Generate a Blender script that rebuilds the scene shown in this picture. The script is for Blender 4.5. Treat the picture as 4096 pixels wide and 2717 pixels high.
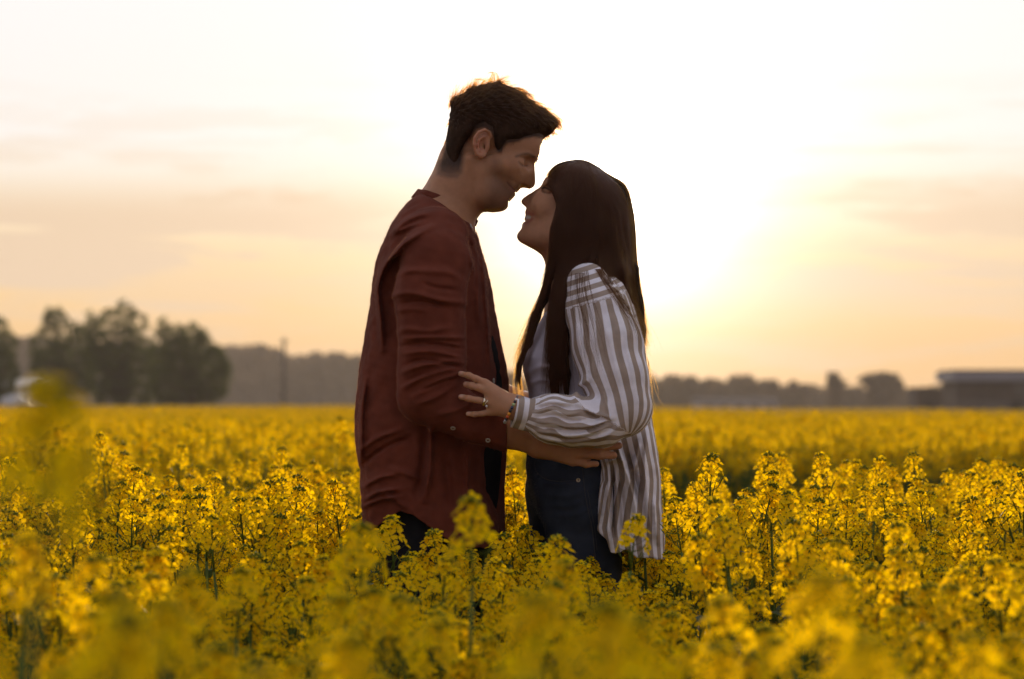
import bpy, bmesh, math, random, os
import numpy as np
import openvdb
from mathutils import Vector, Matrix, Euler

sc = bpy.context.scene
for o in list(bpy.data.objects):
    bpy.data.objects.remove(o)
COL = sc.collection

# ------------------------------------------------------------------ camera
FPX = 4096 * 85.0 / 36.0          # focal length in photo pixels
CAMD = FPX / 1840.0               # metres from the lens to the couple
CAMZ = 1.07                       # height of the lens over the field
HORY = 1615.0                     # photo row of the horizon
cam = bpy.data.cameras.new('camera')
cam.lens = 85; cam.sensor_width = 36
cam.shift_y = (HORY - 1358.5) / 4096.0
cam.clip_start = 0.05; cam.clip_end = 6000
cam.dof.use_dof = True
cam.dof.focus_distance = CAMD - 0.10
cam.dof.aperture_fstop = 4.0
camo = bpy.data.objects.new('camera', cam); COL.objects.link(camo)
camo.location = (0, -CAMD, CAMZ); camo.rotation_euler = (math.pi / 2, 0, 0)
sc.camera = camo

def P(px, py, y=0.0):
    """photo pixel + depth behind the couple's plane -> world point"""
    s = (CAMD + y) / FPX
    return ((px - 2048.0) * s, y, CAMZ + (HORY - py) * s)

# ------------------------------------------------------------------ sky and sun
SUN_EL = math.radians(4.9); SUN_AZ = math.radians(2.5)     # azimuth to the right of +Y
sunv = Vector((math.sin(SUN_AZ) * math.cos(SUN_EL), math.cos(SUN_AZ) * math.cos(SUN_EL), math.sin(SUN_EL)))
world = bpy.data.worlds.new('World'); sc.world = world; world.use_nodes = True
nt = world.node_tree; nt.nodes.clear()
N = nt.nodes.new; L = nt.links.new
def mth(op, a=None, b=None, c=None, clamp=False):
    n = N('ShaderNodeMath'); n.operation = op; n.use_clamp = clamp
    for i, v in enumerate((a, b, c)):
        if v is None: continue
        if isinstance(v, (int, float)): n.inputs[i].default_value = v
        else: L(v, n.inputs[i])
    return n.outputs[0]
def mrange(v, a, b, c=0.0, d=1.0, smooth=True):
    n = N('ShaderNodeMapRange'); n.interpolation_type = 'SMOOTHSTEP' if smooth else 'LINEAR'
    L(v, n.inputs[0])
    for i, q in enumerate((a, b, c, d)): n.inputs[i + 1].default_value = q
    return n.outputs[0]
sky = N('ShaderNodeTexSky'); sky.sky_type = 'NISHITA'; sky.sun_disc = False
sky.sun_elevation = SUN_EL; sky.sun_rotation = SUN_AZ
sky.altitude = 50; sky.air_density = 1.0; sky.dust_density = 1.6; sky.ozone_density = 1.2
tc = N('ShaderNodeTexCoord'); sep = N('ShaderNodeSeparateXYZ'); L(tc.outputs['Generated'], sep.inputs[0])
az = mth('ARCTAN2', sep.outputs[0], sep.outputs[1])
hyp = mth('SQRT', mth('ADD', mth('MULTIPLY', sep.outputs[0], sep.outputs[0]), mth('MULTIPLY', sep.outputs[1], sep.outputs[1])))
el = mth('ARCTAN2', sep.outputs[2], hyp)
# high thin cloud sheet lit by the low sun: colour by height above the horizon, towards and away from the sun
def ramp(fac, stops):
    r = N('ShaderNodeValToRGB'); e = r.color_ramp.elements
    e[0].position, e[0].color = stops[0][0], (*stops[0][1], 1); e[1].position, e[1].color = stops[1][0], (*stops[1][1], 1)
    for p_, c_ in stops[2:]: e.new(p_).color = (*c_, 1)
    L(fac, r.inputs[0]); return r.outputs[0]
ele = mth('SQRT', mth('MULTIPLY', mth('MAXIMUM', el, 0.0), 1 / 1.5708))          # 0 horizon .. 1 zenith, stretched near the horizon
def E_(rad): return math.sqrt(rad / 1.5708)
solar = ramp(ele, [(0.0, (0.95, 0.55, 0.23)), (E_(0.022), (0.98, 0.61, 0.28)), (E_(0.045), (1.0, 0.68, 0.35)), (E_(0.066), (1.0, 0.76, 0.48)), (E_(0.085), (1.0, 0.87, 0.70)),
                   (E_(0.110), (1.0, 0.95, 0.90)), (E_(0.17), (1.0, 0.98, 0.97)), (E_(0.5), (0.88, 0.88, 0.92)), (1.0, (0.56, 0.58, 0.68))])
anti = ramp(ele, [(0.0, (0.42, 0.35, 0.37)), (E_(0.1), (0.44, 0.39, 0.43)), (E_(0.35), (0.45, 0.43, 0.50)), (1.0, (0.56, 0.58, 0.68))])
dot = N('ShaderNodeVectorMath'); dot.operation = 'DOT_PRODUCT'; L(tc.outputs['Generated'], dot.inputs[0]); dot.inputs[1].default_value = sunv
ang = mth('ARCCOSINE', mth('MINIMUM', dot.outputs['Value'], 0.99999))
caz = mth('COSINE', mth('SUBTRACT', az, SUN_AZ))
sheet_c = N('ShaderNodeMix'); sheet_c.data_type = 'RGBA'; L(mrange(caz, -0.55, 0.97), sheet_c.inputs['Factor']); L(anti, sheet_c.inputs['A']); L(solar, sheet_c.inputs['B'])
# streaks of thicker, greyer cloud drawn out sideways
def streaks(sx, sy, seed, lo, hi):
    comb = N('ShaderNodeCombineXYZ'); L(mth('MULTIPLY', az, sx), comb.inputs[0]); L(mth('MULTIPLY', el, sy), comb.inputs[1]); comb.inputs[2].default_value = seed
    n1 = N('ShaderNodeTexNoise'); n1.inputs['Scale'].default_value = 1.0; n1.inputs['Detail'].default_value = 7; n1.inputs['Roughness'].default_value = 0.6; n1.inputs['Distortion'].default_value = 0.3
    L(comb.outputs[0], n1.inputs['Vector']); return mrange(n1.outputs[0], lo, hi)
band = mth('MULTIPLY', mrange(el, 0.030, 0.052), mrange(el, 0.098, 0.074))
st1 = mth('MULTIPLY', streaks(5.0, 50.0, 3.7, 0.43, 0.51), band)
st2 = mth('MULTIPLY', streaks(9.0, 74.0, 8.1, 0.47, 0.60), mrange(el, 0.150, 0.085))
thick = mth('MINIMUM', mth('ADD', mth('MULTIPLY', st1, 1.0), mth('MULTIPLY', st2, 0.42)), 1.0)
cl = N('ShaderNodeMix'); cl.data_type = 'RGBA'; L(mth('MULTIPLY', thick, mrange(caz, -0.3, 0.8)), cl.inputs['Factor'])
L(sheet_c.outputs['Result'], cl.inputs['A']); cl.inputs['B'].default_value = (0.87, 0.66, 0.47, 1)
# bright aureole round the sun, shining through the sheet
glow = mth('ADD', mth('MULTIPLY', mth('EXPONENT', mth('MULTIPLY', ang, -15.0)), 0.6), mth('MULTIPLY', mth('EXPONENT', mth('MULTIPLY', ang, -45.0)), 6.0))
gc = N('ShaderNodeVectorMath'); gc.operation = 'SCALE'; gc.inputs[0].default_value = (1.0, 0.87, 0.70); L(glow, gc.inputs['Scale'])
a1 = N('ShaderNodeVectorMath'); a1.operation = 'ADD'; L(cl.outputs['Result'], a1.inputs[0]); L(gc.outputs[0], a1.inputs[1])
a2 = N('ShaderNodeVectorMath'); a2.operation = 'SCALE'; L(a1.outputs[0], a2.inputs[0]); a2.inputs['Scale'].default_value = 7.9
a3 = N('ShaderNodeVectorMath'); a3.operation = 'MULTIPLY_ADD'; L(sky.outputs[0], a3.inputs[0]); a3.inputs[1].default_value = (0.012, 0.012, 0.012); L(a2.outputs[0], a3.inputs[2])
bg = N('ShaderNodeBackground'); bg.inputs['Strength'].default_value = 0.10
L(a3.outputs[0], bg.inputs['Color'])
wo = N('ShaderNodeOutputWorld'); L(bg.outputs[0], wo.inputs['Surface'])

sl = bpy.data.lights.new('sun', 'SUN'); sl.energy = 5.0; sl.angle = math.radians(0.6); sl.color = (1.0, 0.72, 0.40)
slo = bpy.data.objects.new('sun', sl); COL.objects.link(slo)
slo.rotation_euler = (-sunv).to_track_quat('-Z', 'Y').to_euler(); slo.location = (2, 40, 6)

sc.view_settings.view_transform = 'Standard'; sc.view_settings.look = 'None'
sc.view_settings.exposure = 0.32; sc.view_settings.gamma = 1.0
sc.view_settings.use_curve_mapping = False
sc.render.engine = 'CYCLES'
sc.cycles.max_bounces = 8; sc.cycles.diffuse_bounces = 4; sc.cycles.glossy_bounces = 3
sc.cycles.transmission_bounces = 6; sc.cycles.transparent_max_bounces = 8
sc.cycles.use_denoising = True
sc.cycles.use_adaptive_sampling = True; sc.cycles.adaptive_threshold = 0.02
sc.cycles.caustics_reflective = False; sc.cycles.caustics_refractive = False

# ------------------------------------------------------------------ material helpers
def new_mat(name):
    m = bpy.data.materials.new(name); m.use_nodes = True
    t = m.node_tree; t.nodes.clear()
    out = t.nodes.new('ShaderNodeOutputMaterial')
    return m, t, out
def principled(name, col, rough=0.7, noise=0.0, scale=40.0, bump=0.0, bscale=200.0, spec=0.3, attr=None, sheen=0.0, sss=0.0, metal=0.0, transl=0.0):
    m, t, out = new_mat(name)
    b = t.nodes.new('ShaderNodeBsdfPrincipled'); b.inputs['Roughness'].default_value = rough
    b.inputs['Specular IOR Level'].default_value = spec; b.inputs['Metallic'].default_value = metal
    if sheen: b.inputs['Sheen Weight'].default_value = sheen; b.inputs['Sheen Roughness'].default_value = 0.4
    c = None
    if attr:
        a = t.nodes.new('ShaderNodeAttribute'); a.attribute_name = attr; c = a.outputs['Color']
    if noise > 0:
        co = t.nodes.new('ShaderNodeTexCoord')
        nz = t.nodes.new('ShaderNodeTexNoise'); nz.inputs['Scale'].default_value = scale; nz.inputs['Detail'].default_value = 5
        t.links.new(co.outputs['Object'], nz.inputs['Vector'])
        mr = t.nodes.new('ShaderNodeMapRange'); mr.inputs[1].default_value = 0.3; mr.inputs[2].default_value = 0.7
        mr.inputs[3].default_value = 1 - noise; mr.inputs[4].default_value = 1 + noise
        t.links.new(nz.outputs[0], mr.inputs[0])
        s = t.nodes.new('ShaderNodeVectorMath'); s.operation = 'SCALE'
        if c is None: s.inputs[0].default_value = col[:3]
        else: t.links.new(c, s.inputs[0])
        t.links.new(mr.outputs[0], s.inputs['Scale']); c = s.outputs[0]
    if c is None: b.inputs['Base Color'].default_value = (*col[:3], 1)
    else: t.links.new(c, b.inputs['Base Color'])
    if sss:
        b.inputs['Subsurface Weight'].default_value = sss; b.inputs['Subsurface Radius'].default_value = (0.016, 0.006, 0.003); b.inputs['Subsurface Scale'].default_value = 1.0
    if bump > 0:
        co = t.nodes.new('ShaderNodeTexCoord')
        nz = t.nodes.new('ShaderNodeTexNoise'); nz.inputs['Scale'].default_value = bscale; nz.inputs['Detail'].default_value = 4
        t.links.new(co.outputs['Object'], nz.inputs['Vector'])
        bp = t.nodes.new('ShaderNodeBump'); bp.inputs['Strength'].default_value = bump; bp.inputs['Distance'].default_value = 0.002
        t.links.new(nz.outputs[0], bp.inputs['Height']); t.links.new(bp.outputs[0], b.inputs['Normal'])
    sh = b.outputs[0]
    if transl > 0:
        tr = t.nodes.new('ShaderNodeBsdfTranslucent')
        if c is None: tr.inputs[0].default_value = (*col[:3], 1)
        else: t.links.new(c, tr.inputs[0])
        mx = t.nodes.new('ShaderNodeMixShader'); mx.inputs[0].default_value = transl
        t.links.new(sh, mx.inputs[1]); t.links.new(tr.outputs[0], mx.inputs[2]); sh = mx.outputs[0]
    t.links.new(sh, out.inputs[0])
    return m

# ------------------------------------------------------------------ object helpers
def add_obj(name, data, parent=None, mats=(), loc=None):
    o = bpy.data.objects.new(name, data); COL.objects.link(o)
    if parent is not None: o.parent = parent
    if data is not None:
        for m in mats:
            if m.name not in [q.name for q in data.materials if q]: data.materials.append(m)
    if loc is not None: o.location = loc
    return o
def thing(name, label, cat, loc=(0, 0, 0), group=None, kind=None):
    o = bpy.data.objects.new(name, None); COL.objects.link(o); o.location = loc
    o.empty_display_size = 0.1
    tag(o, label, cat, group, kind); return o
def tag(o, label=None, cat=None, group=None, kind=None):
    if label: o['label'] = label
    if cat: o['category'] = cat
    if group: o['group'] = group
    if kind: o['kind'] = kind
    return o
def mesh_np(name, verts, faces, mats=(), smooth=True, matidx=None):
    me = bpy.data.meshes.new(name)
    me.from_pydata([tuple(v) for v in verts], [], [tuple(f) for f in faces])
    for m in mats: me.materials.append(m)
    if smooth: me.polygons.foreach_set('use_smooth', [True] * len(me.polygons))
    if matidx is not None: me.polygons.foreach_set('material_index', matidx)
    me.update(); return me
# ------------------------------------------------------------------ implicit-surface modelling kit (numpy)
def smin(a, b, k):
    if k <= 0: return np.minimum(a, b)
    h = np.clip(0.5 + 0.5 * (b - a) / k, 0, 1)
    return b + (a - b) * h - k * h * (1 - h)
def smax(a, b, k): return -smin(-a, -b, k)
def A3(p): return np.array(p, dtype=np.float32)
def rotmat(ax, ay, az):
    return np.array(Euler((math.radians(ax), math.radians(ay), math.radians(az))).to_matrix(), dtype=np.float32)

class Field:
    """accumulates primitives over a batch of points"""
    def __init__(s, p, far=0.08):
        s.p = p; s.d = np.full(len(p), far, np.float32); s.far = far
        s.lo = p.min(0); s.hi = p.max(0)
    def _mask(s, lo, hi, pad):
        p = s.p
        if np.any(np.asarray(lo) - pad > s.hi) or np.any(np.asarray(hi) + pad < s.lo): return np.zeros(0, int)
        return np.nonzero((p[:, 0] > lo[0] - pad) & (p[:, 0] < hi[0] + pad) & (p[:, 1] > lo[1] - pad) & (p[:, 1] < hi[1] + pad)
                          & (p[:, 2] > lo[2] - pad) & (p[:, 2] < hi[2] + pad))[0]
    def put(s, m, v, k, mode):
        if mode == 'add': s.d[m] = smin(s.d[m], v, k)
        elif mode == 'sub': s.d[m] = smax(s.d[m], -v, k)
        else: s.d[m] = smax(s.d[m], v, k)
    def cone(s, a, b, ra, rb, k=0.01, mode='add', flat=None):
        a = A3(a); b = A3(b); r = max(ra, rb)
        m = s._mask(np.minimum(a, b) - r, np.maximum(a, b) + r, k + 0.04)
        if len(m) == 0: return s
        q = s.p[m] - a; v = b - a
        t = np.clip(q @ v / max(float(v @ v), 1e-9), 0, 1)
        w = q - t[:, None] * v
        if flat is not None:                      # squash the section along one axis (unit vec, factor)
            ax = A3(flat[0]); f = flat[1]; c = w @ ax
            w = w + (c * (f - 1))[:, None] * ax
        s.put(m, np.linalg.norm(w, axis=1) - (ra + (rb - ra) * t), k, mode); return s
    def chain(s, pts, rs, k=0.01, mode='add', flat=None):
        for i in range(len(pts) - 1): s.cone(pts[i], pts[i + 1], rs[i], rs[i + 1], k, mode, flat)
        return s
    def ell(s, c, r, rot=None, k=0.01, mode='add'):
        c = A3(c); r = A3(r); R = float(r.max())
        m = s._mask(c - R, c + R, k + 0.04)
        if len(m) == 0: return s
        q = s.p[m] - c
        if rot is not None: q = q @ rot           # into local axes
        k0 = np.linalg.norm(q / r, axis=1); k1 = np.linalg.norm(q / (r * r), axis=1)
        s.put(m, k0 * (k0 - 1) / np.maximum(k1, 1e-6), k, mode); return s

def seg_dist2d(x, z, pts):
    best = np.full(x.shape, 1e9, np.float32)
    for (x0, z0), (x1, z1) in zip(pts[:-1], pts[1:]):
        dx, dz = x1 - x0, z1 - z0
        t = np.clip(((x - x0) * dx + (z - z0) * dz) / max(dx * dx + dz * dz, 1e-9), 0, 1)
        best = np.minimum(best, (x - x0 - t * dx) ** 2 + (z - z0 - t * dz) ** 2)
    return np.sqrt(best)
def inside2d(x, z, poly):
    c = np.zeros(x.shape, bool)
    n = len(poly)
    for i in range(n):
        x0, z0 = poly[i]; x1, z1 = poly[(i + 1) % n]
        if z0 == z1: continue
        hit = ((z0 > z) != (z1 > z)) & (x < (x1 - x0) * (z - z0) / (z1 - z0) + x0)
        c ^= hit
    return c
def poly_sdf(x, z, poly):
    d = seg_dist2d(x, z, list(poly) + [poly[0]])
    return np.where(inside2d(x, z, poly), -d, d)
def XZ(pts, y=0.0): return [(P(a, b, y)[0], P(a, b, y)[2]) for a, b in pts]
def to_px(p):
    s = FPX / (CAMD + p[:, 1])
    return 2048 + p[:, 0] * s, HORY - (p[:, 2] - CAMZ) * s
def smooth_curve(pts, n=4):
    """Catmull-Rom resample of an open polyline (any dimension)"""
    a = np.array(pts, float); out = []
    for i in range(len(a) - 1):
        p0 = a[max(i - 1, 0)]; p1 = a[i]; p2 = a[i + 1]; p3 = a[min(i + 2, len(a) - 1)]
        for j in range(n):
            t = j / n
            out.append(0.5 * ((2 * p1) + (-p0 + p2) * t + (2 * p0 - 5 * p1 + 4 * p2 - p3) * t * t + (-p0 + 3 * p1 - 3 * p2 + p3) * t ** 3))
    out.append(a[-1]); return np.array(out)

def folds(p, strokes, yfront, fade=0.03):
    """cloth relief: raised ridges along strokes measured on the photograph, on the side that faces -Y"""
    px, py = to_px(p)
    face = np.clip((yfront - p[:, 1]) / fade, 0, 1)
    out = np.zeros(len(p), np.float32)
    for pts, w, amp in strokes:
        xs = [q[0] for q in pts]; ys = [q[1] for q in pts]
        m = np.nonzero((px > min(xs) - 3 * w) & (px < max(xs) + 3 * w) & (py > min(ys) - 3 * w) & (py < max(ys) + 3 * w) & (face > 0))[0]
        if len(m) == 0: continue
        sp = smooth_curve(pts, 3)
        d = seg_dist2d(px[m], py[m], [tuple(q) for q in sp])
        tot = np.hypot(*(sp[-1] - sp[0]))
        e0 = np.hypot(px[m] - sp[0][0], py[m] - sp[0][1]); e1 = np.hypot(px[m] - sp[-1][0], py[m] - sp[-1][1])
        end = np.clip(np.minimum(e0, e1) / (0.25 * tot) + 0.25, 0, 1)
        out[m] += amp * np.exp(-(d / w) ** 2) * face[m] * end
    return out

def vnoise(p, scale, seed=0):
    """cheap smooth pseudo-noise from sums of sines"""
    r = np.random.RandomState(seed); out = np.zeros(len(p), np.float32)
    for i in range(7):
        v = r.normal(size=3) * scale; out += np.sin(p @ v.astype(np.float32) + r.uniform(0, 6.28)) * 1.0
    return out / 3.5

def mesh_sdf(name, f, lo, hi, vox, adapt=0.0, lip=1.35):
    """polygonise f(points)->distance: coarse scan picks the 8^3 blocks near the surface, VDB makes the faces"""
    import time; _t = time.time()
    lo = np.array(lo); hi = np.array(hi)
    i0 = np.floor(lo / (vox * 8)).astype(int); i1 = np.ceil(hi / (vox * 8)).astype(int)
    gx, gy, gz = np.meshgrid(*[np.arange(i0[a], i1[a] + 1) for a in range(3)], indexing='ij')
    B = np.stack([gx.ravel(), gy.ravel(), gz.ravel()], 1)
    B = B[np.lexsort((B[:, 1], B[:, 0] // 6, B[:, 2] // 2))]
    cen = ((B * 8 + 3.5) * vox).astype(np.float32)
    dc = np.concatenate([f(cen[i:i + 200000]) for i in range(0, len(cen), 200000)])
    keep = np.abs(dc) < 8 * vox * 0.87 * lip
    grid = openvdb.FloatGrid(vox * 3.0)
    grid.gridClass = openvdb.GridClass.LEVEL_SET
    grid.transform = openvdb.createLinearTransform(vox)
    loc = np.stack(np.meshgrid(np.arange(8), np.arange(8), np.arange(8), indexing='ij'), -1).reshape(-1, 3)
    Bk = B[keep]
    ch = 400
    for i in range(0, len(Bk), ch):
        bb = Bk[i:i + ch]
        pts = ((bb[:, None, :] * 8 + loc[None]) * vox).reshape(-1, 3).astype(np.float32)
        v = np.clip(f(pts), -3 * vox, 3 * vox).reshape(len(bb), 8, 8, 8)
        for b, vv in zip(bb, v):
            grid.copyFromArray(np.ascontiguousarray(vv), ijk=tuple(int(q) * 8 for q in b))
    for b in B[(~keep) & (dc < 0)]:                    # solid interior
        lo_ = tuple(int(q) * 8 for q in b); hi_ = tuple(int(q) * 8 + 7 for q in b)
        grid.fill(lo_, hi_, -vox * 3.0, True)
    pts, tris, quads = grid.convertToPolygons(isovalue=0.0, adaptivity=adapt)
    me = bpy.data.meshes.new(name)
    tris = tris[:, ::-1]; quads = quads[:, ::-1]
    nl = len(tris) * 3 + len(quads) * 4
    me.vertices.add(len(pts)); me.vertices.foreach_set('co', pts.astype(np.float32).ravel())
    me.loops.add(nl); me.loops.foreach_set('vertex_index', np.concatenate([tris.ravel(), quads.ravel()]).astype(np.int32))
    me.polygons.add(len(tris) + len(quads))
    me.polygons.foreach_set('loop_start', np.concatenate([np.arange(len(tris)) * 3, len(tris) * 3 + np.arange(len(quads)) * 4]).astype(np.int32))
    me.polygons.foreach_set('use_smooth', np.ones(len(tris) + len(quads), bool))
    me.update(calc_edges=True)
    if os.environ.get('SDFT'): print('SDF', name, len(Bk), len(pts), round(time.time() - _t, 2))
    return me
def mesh_co(me):
    a = np.empty(len(me.vertices) * 3, np.float32); me.vertices.foreach_get('co', a); return a.reshape(-1, 3)
def set_color(me, name, rgb):
    a = me.color_attributes.new(name, 'FLOAT_COLOR', 'POINT')
    c = np.ones((len(rgb), 4), np.float32); c[:, :3] = rgb
    a.data.foreach_set('color', c.ravel())
def set_float(me, name, v):
    a = me.attributes.new(name, 'FLOAT', 'POINT'); a.data.foreach_set('value', np.asarray(v, np.float32))
def cut_verts(me, mask):
    """delete the vertices where mask is true (open hems, necklines), then relax the new border"""
    bm = bmesh.new(); bm.from_mesh(me); bm.verts.ensure_lookup_table()
    bmesh.ops.delete(bm, geom=[bm.verts[i] for i in np.nonzero(mask)[0]], context='VERTS')
    for it in range(3):
        mv = []
        for v in bm.verts:
            if v.is_boundary:
                nb = [e.other_vert(v).co for e in v.link_edges if e.is_boundary]
                if len(nb) == 2: mv.append((v, (v.co + nb[0] + nb[1]) / 3))
        for v, c in mv: v.co = c
    bm.to_mesh(me); bm.free(); me.update()
def smooth_mesh(me, it=2, f=0.5):
    n = len(me.vertices); e = np.empty(len(me.edges) * 2, np.int32); me.edges.foreach_get('vertices', e); e = e.reshape(-1, 2)
    co = mesh_co(me).astype(np.float64); cnt = np.bincount(e.ravel(), minlength=n)[:, None].clip(1)
    for _ in range(it):
        s = np.zeros_like(co)
        for a in range(3):
            s[:, a] = np.bincount(e[:, 0], co[e[:, 1], a], n) + np.bincount(e[:, 1], co[e[:, 0], a], n)
        co += f * (s / cnt - co)
    me.vertices.foreach_set('co', co.astype(np.float32).ravel()); me.update()
def tube(pts, rs, sides=6, cap=True):
    """verts, faces of a tapered tube along a polyline"""
    pts = [Vector(p) for p in pts]; V = []; F = []
    up = Vector((0.13, 0.21, 0.97))
    for i, p in enumerate(pts):
        t = (pts[min(i + 1, len(pts) - 1)] - pts[max(i - 1, 0)]).normalized()
        a = t.cross(up if abs(t.dot(up)) < 0.95 else Vector((1, 0, 0))).normalized(); b = t.cross(a)
        r = rs[i] if hasattr(rs, '__len__') else rs
        for k in range(sides):
            w = 2 * math.pi * k / sides
            V.append(p + a * (r * math.cos(w)) + b * (r * math.sin(w)))
        if i:
            o = (i - 1) * sides
            for k in range(sides):
                F.append((o + k, o + (k + 1) % sides, o + sides + (k + 1) % sides, o + sides + k))
    if cap:
        F.append(tuple(range(sides))[::-1]); o = (len(pts) - 1) * sides; F.append(tuple(range(o, o + sides)))
    return V, F
def join_vf(parts):
    V = []; F = []
    for v, f in parts:
        o = len(V); V += [tuple(q) for q in v]; F += [tuple(i + o for i in q) for q in f]
    return V, F
# ================================================================== ground
def smooth01(t): t = np.clip(t, 0, 1); return t * t * (3 - 2 * t)
def gz(x, y):
    """gently uneven land, a touch lower far away to the right"""
    D = np.asarray(y, float) + CAMD; x = np.asarray(x, float)
    return -0.28 * smooth01((x - 0.02 * D) / (0.10 * D + 0.5)) * smooth01((D - 25) / 60) + 0.02 * np.sin(x * 0.7) * np.cos(D * 0.23) * smooth01((D - 8) / 10)
ys = np.concatenate([np.linspace(-9, 20, 30), np.geomspace(22, 3500, 40)]); xs_ = np.concatenate([-np.geomspace(2500, 6, 24), np.linspace(-5, 5, 12), np.geomspace(6, 2500, 24)])
V = [(x, y, float(gz(x, y)) if y < 400 else -0.2) for y in ys for x in xs_]
nx = len(xs_); Fc = [(j * nx + i, j * nx + i + 1, (j + 1) * nx + i + 1, (j + 1) * nx + i) for j in range(len(ys) - 1) for i in range(nx - 1)]
soil_m = principled('soil', (0.075, 0.055, 0.035), rough=0.95, noise=0.45, scale=6, bump=0.8, bscale=30, spec=0.1)
g = add_obj('ground', mesh_np('ground', V, Fc), None, [soil_m]); tag(g, 'brown field soil under the crop', None, None, 'structure')

# ================================================================== rapeseed
def petal_mat():
    m, t, out = new_mat('rape_petal')
    oi = t.nodes.new('ShaderNodeObjectInfo')
    co_ = t.nodes.new('ShaderNodeTexCoord'); nz = t.nodes.new('ShaderNodeTexNoise'); nz.inputs['Scale'].default_value = 55; t.links.new(co_.outputs['Object'], nz.inputs['Vector'])
    mix = t.nodes.new('ShaderNodeMix'); mix.data_type = 'RGBA'; t.links.new(nz.outputs[0], mix.inputs['Factor'])
    mix.inputs['A'].default_value = (0.92, 0.575, 0.0, 1); mix.inputs['B'].default_value = (0.97, 0.70, 0.002, 1)
    d = t.nodes.new('ShaderNodeBsdfDiffuse'); tr = t.nodes.new('ShaderNodeBsdfTranslucent'); g_ = t.nodes.new('ShaderNodeBsdfGlossy'); g_.inputs['Roughness'].default_value = 0.45
    t.links.new(mix.outputs['Result'], d.inputs[0]); t.links.new(mix.outputs['Result'], tr.inputs[0])
    m1 = t.nodes.new('ShaderNodeMixShader'); m1.inputs[0].default_value = 0.56; t.links.new(d.outputs[0], m1.inputs[1]); t.links.new(tr.outputs[0], m1.inputs[2])
    m2 = t.nodes.new('ShaderNodeMixShader'); m2.inputs[0].default_value = 0.006; t.links.new(m1.outputs[0], m2.inputs[1]); t.links.new(g_.outputs[0], m2.inputs[2])
    t.links.new(m2.outputs[0], out.inputs[0]); return m
petal_m = petal_mat()
stem_m = principled('rape_stem', (0.095, 0.145, 0.018), rough=0.6, noise=0.25, scale=30, spec=0.25, transl=0.12)
bud_m = principled('rape_bud', (0.15, 0.19, 0.010), rough=0.6, noise=0.2, scale=80, spec=0.2, transl=0.25)
leaf_m = principled('rape_leaf', (0.060, 0.100, 0.030), rough=0.55, noise=0.3, scale=20, spec=0.3, transl=0.35)
RMATS = [petal_m, bud_m, stem_m, leaf_m]
rr = random.Random(5)
class MB:
    def __init__(s): s.V = []; s.F = []; s.M = []
    def add(s, V, F, mi):
        o = len(s.V); s.V += [Vector(v) for v in V]; s.F += [tuple(i + o for i in f) for f in F]; s.M += [mi] * len(F)
    def xf(s, other, mat):
        o = len(s.V); s.V += [mat @ v for v in other.V]; s.F += [tuple(i + o for i in f) for f in other.F]; s.M += other.M
    def mesh(s, name): return mesh_np(name, s.V, s.F, RMATS, True, s.M)
def frame(n, up=Vector((0, 0, 1))):
    n = n.normalized(); a = n.cross(up)
    if a.length < 1e-3: a = Vector((1, 0, 0))
    a.normalize(); return a, n.cross(a)
def flower(openness=1.0, size=1.0):
    """four cupped obovate petals and a green-yellow centre, axis +Z"""
    b = MB(); R = 0.0105 * size
    for k in range(4):
        w = k * math.pi / 2 + rr.uniform(-0.12, 0.12); dx, dy = math.cos(w), math.sin(w); tx, ty = -dy, dx
        el = 0.25 + 0.5 * (1 - openness) + rr.uniform(-0.1, 0.15); ce, se = math.cos(el), math.sin(el)
        def q(r, s_, h): return Vector((dx * r * ce + tx * s_, dy * r * ce + ty * s_, r * se + h))
        V = [q(0.001, -0.0008, 0), q(0.001, 0.0008, 0), q(R * 0.55, R * 0.40, -0.0004), q(R * 0.95, R * 0.36, -0.0016 * openness), q(R * 1.06, 0, -0.0012), q(R * 0.95, -R * 0.36, -0.0016 * openness), q(R * 0.55, -R * 0.40, -0.0004), q(R * 0.5, 0, 0.0006)]
        b.add(V, [(0, 1, 7), (1, 2, 7), (2, 3, 7), (3, 4, 7), (4, 5, 7), (5, 6, 7), (6, 0, 7)], 0)
    V = [(0.0016, 0, 0), (0, 0.0016, 0), (-0.0016, 0, 0), (0, -0.0016, 0), (0, 0, 0.0055)]
    b.add(V, [(0, 1, 4), (1, 2, 4), (2, 3, 4), (3, 0, 4)], 1); return b
def bud(L=0.005, r=0.0016):
    b = MB(); V = [(0, 0, 0)] + [(r * math.cos(k * 1.2566), r * math.sin(k * 1.2566), L * 0.5) for k in range(5)] + [(0, 0, L)]
    b.add(V, [(0, 1 + (k + 1) % 5, 1 + k) for k in range(5)] + [(6, 1 + k, 1 + (k + 1) % 5) for k in range(5)], 1); return b
def align(n, loc, spin=0.0, s=1.0):
    return Matrix.Translation(loc) @ Vector((0, 0, 1)).rotation_difference(n.normalized()).to_matrix().to_4x4() @ Matrix.Rotation(spin, 4, 'Z') @ Matrix.Scale(s, 4)
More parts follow.
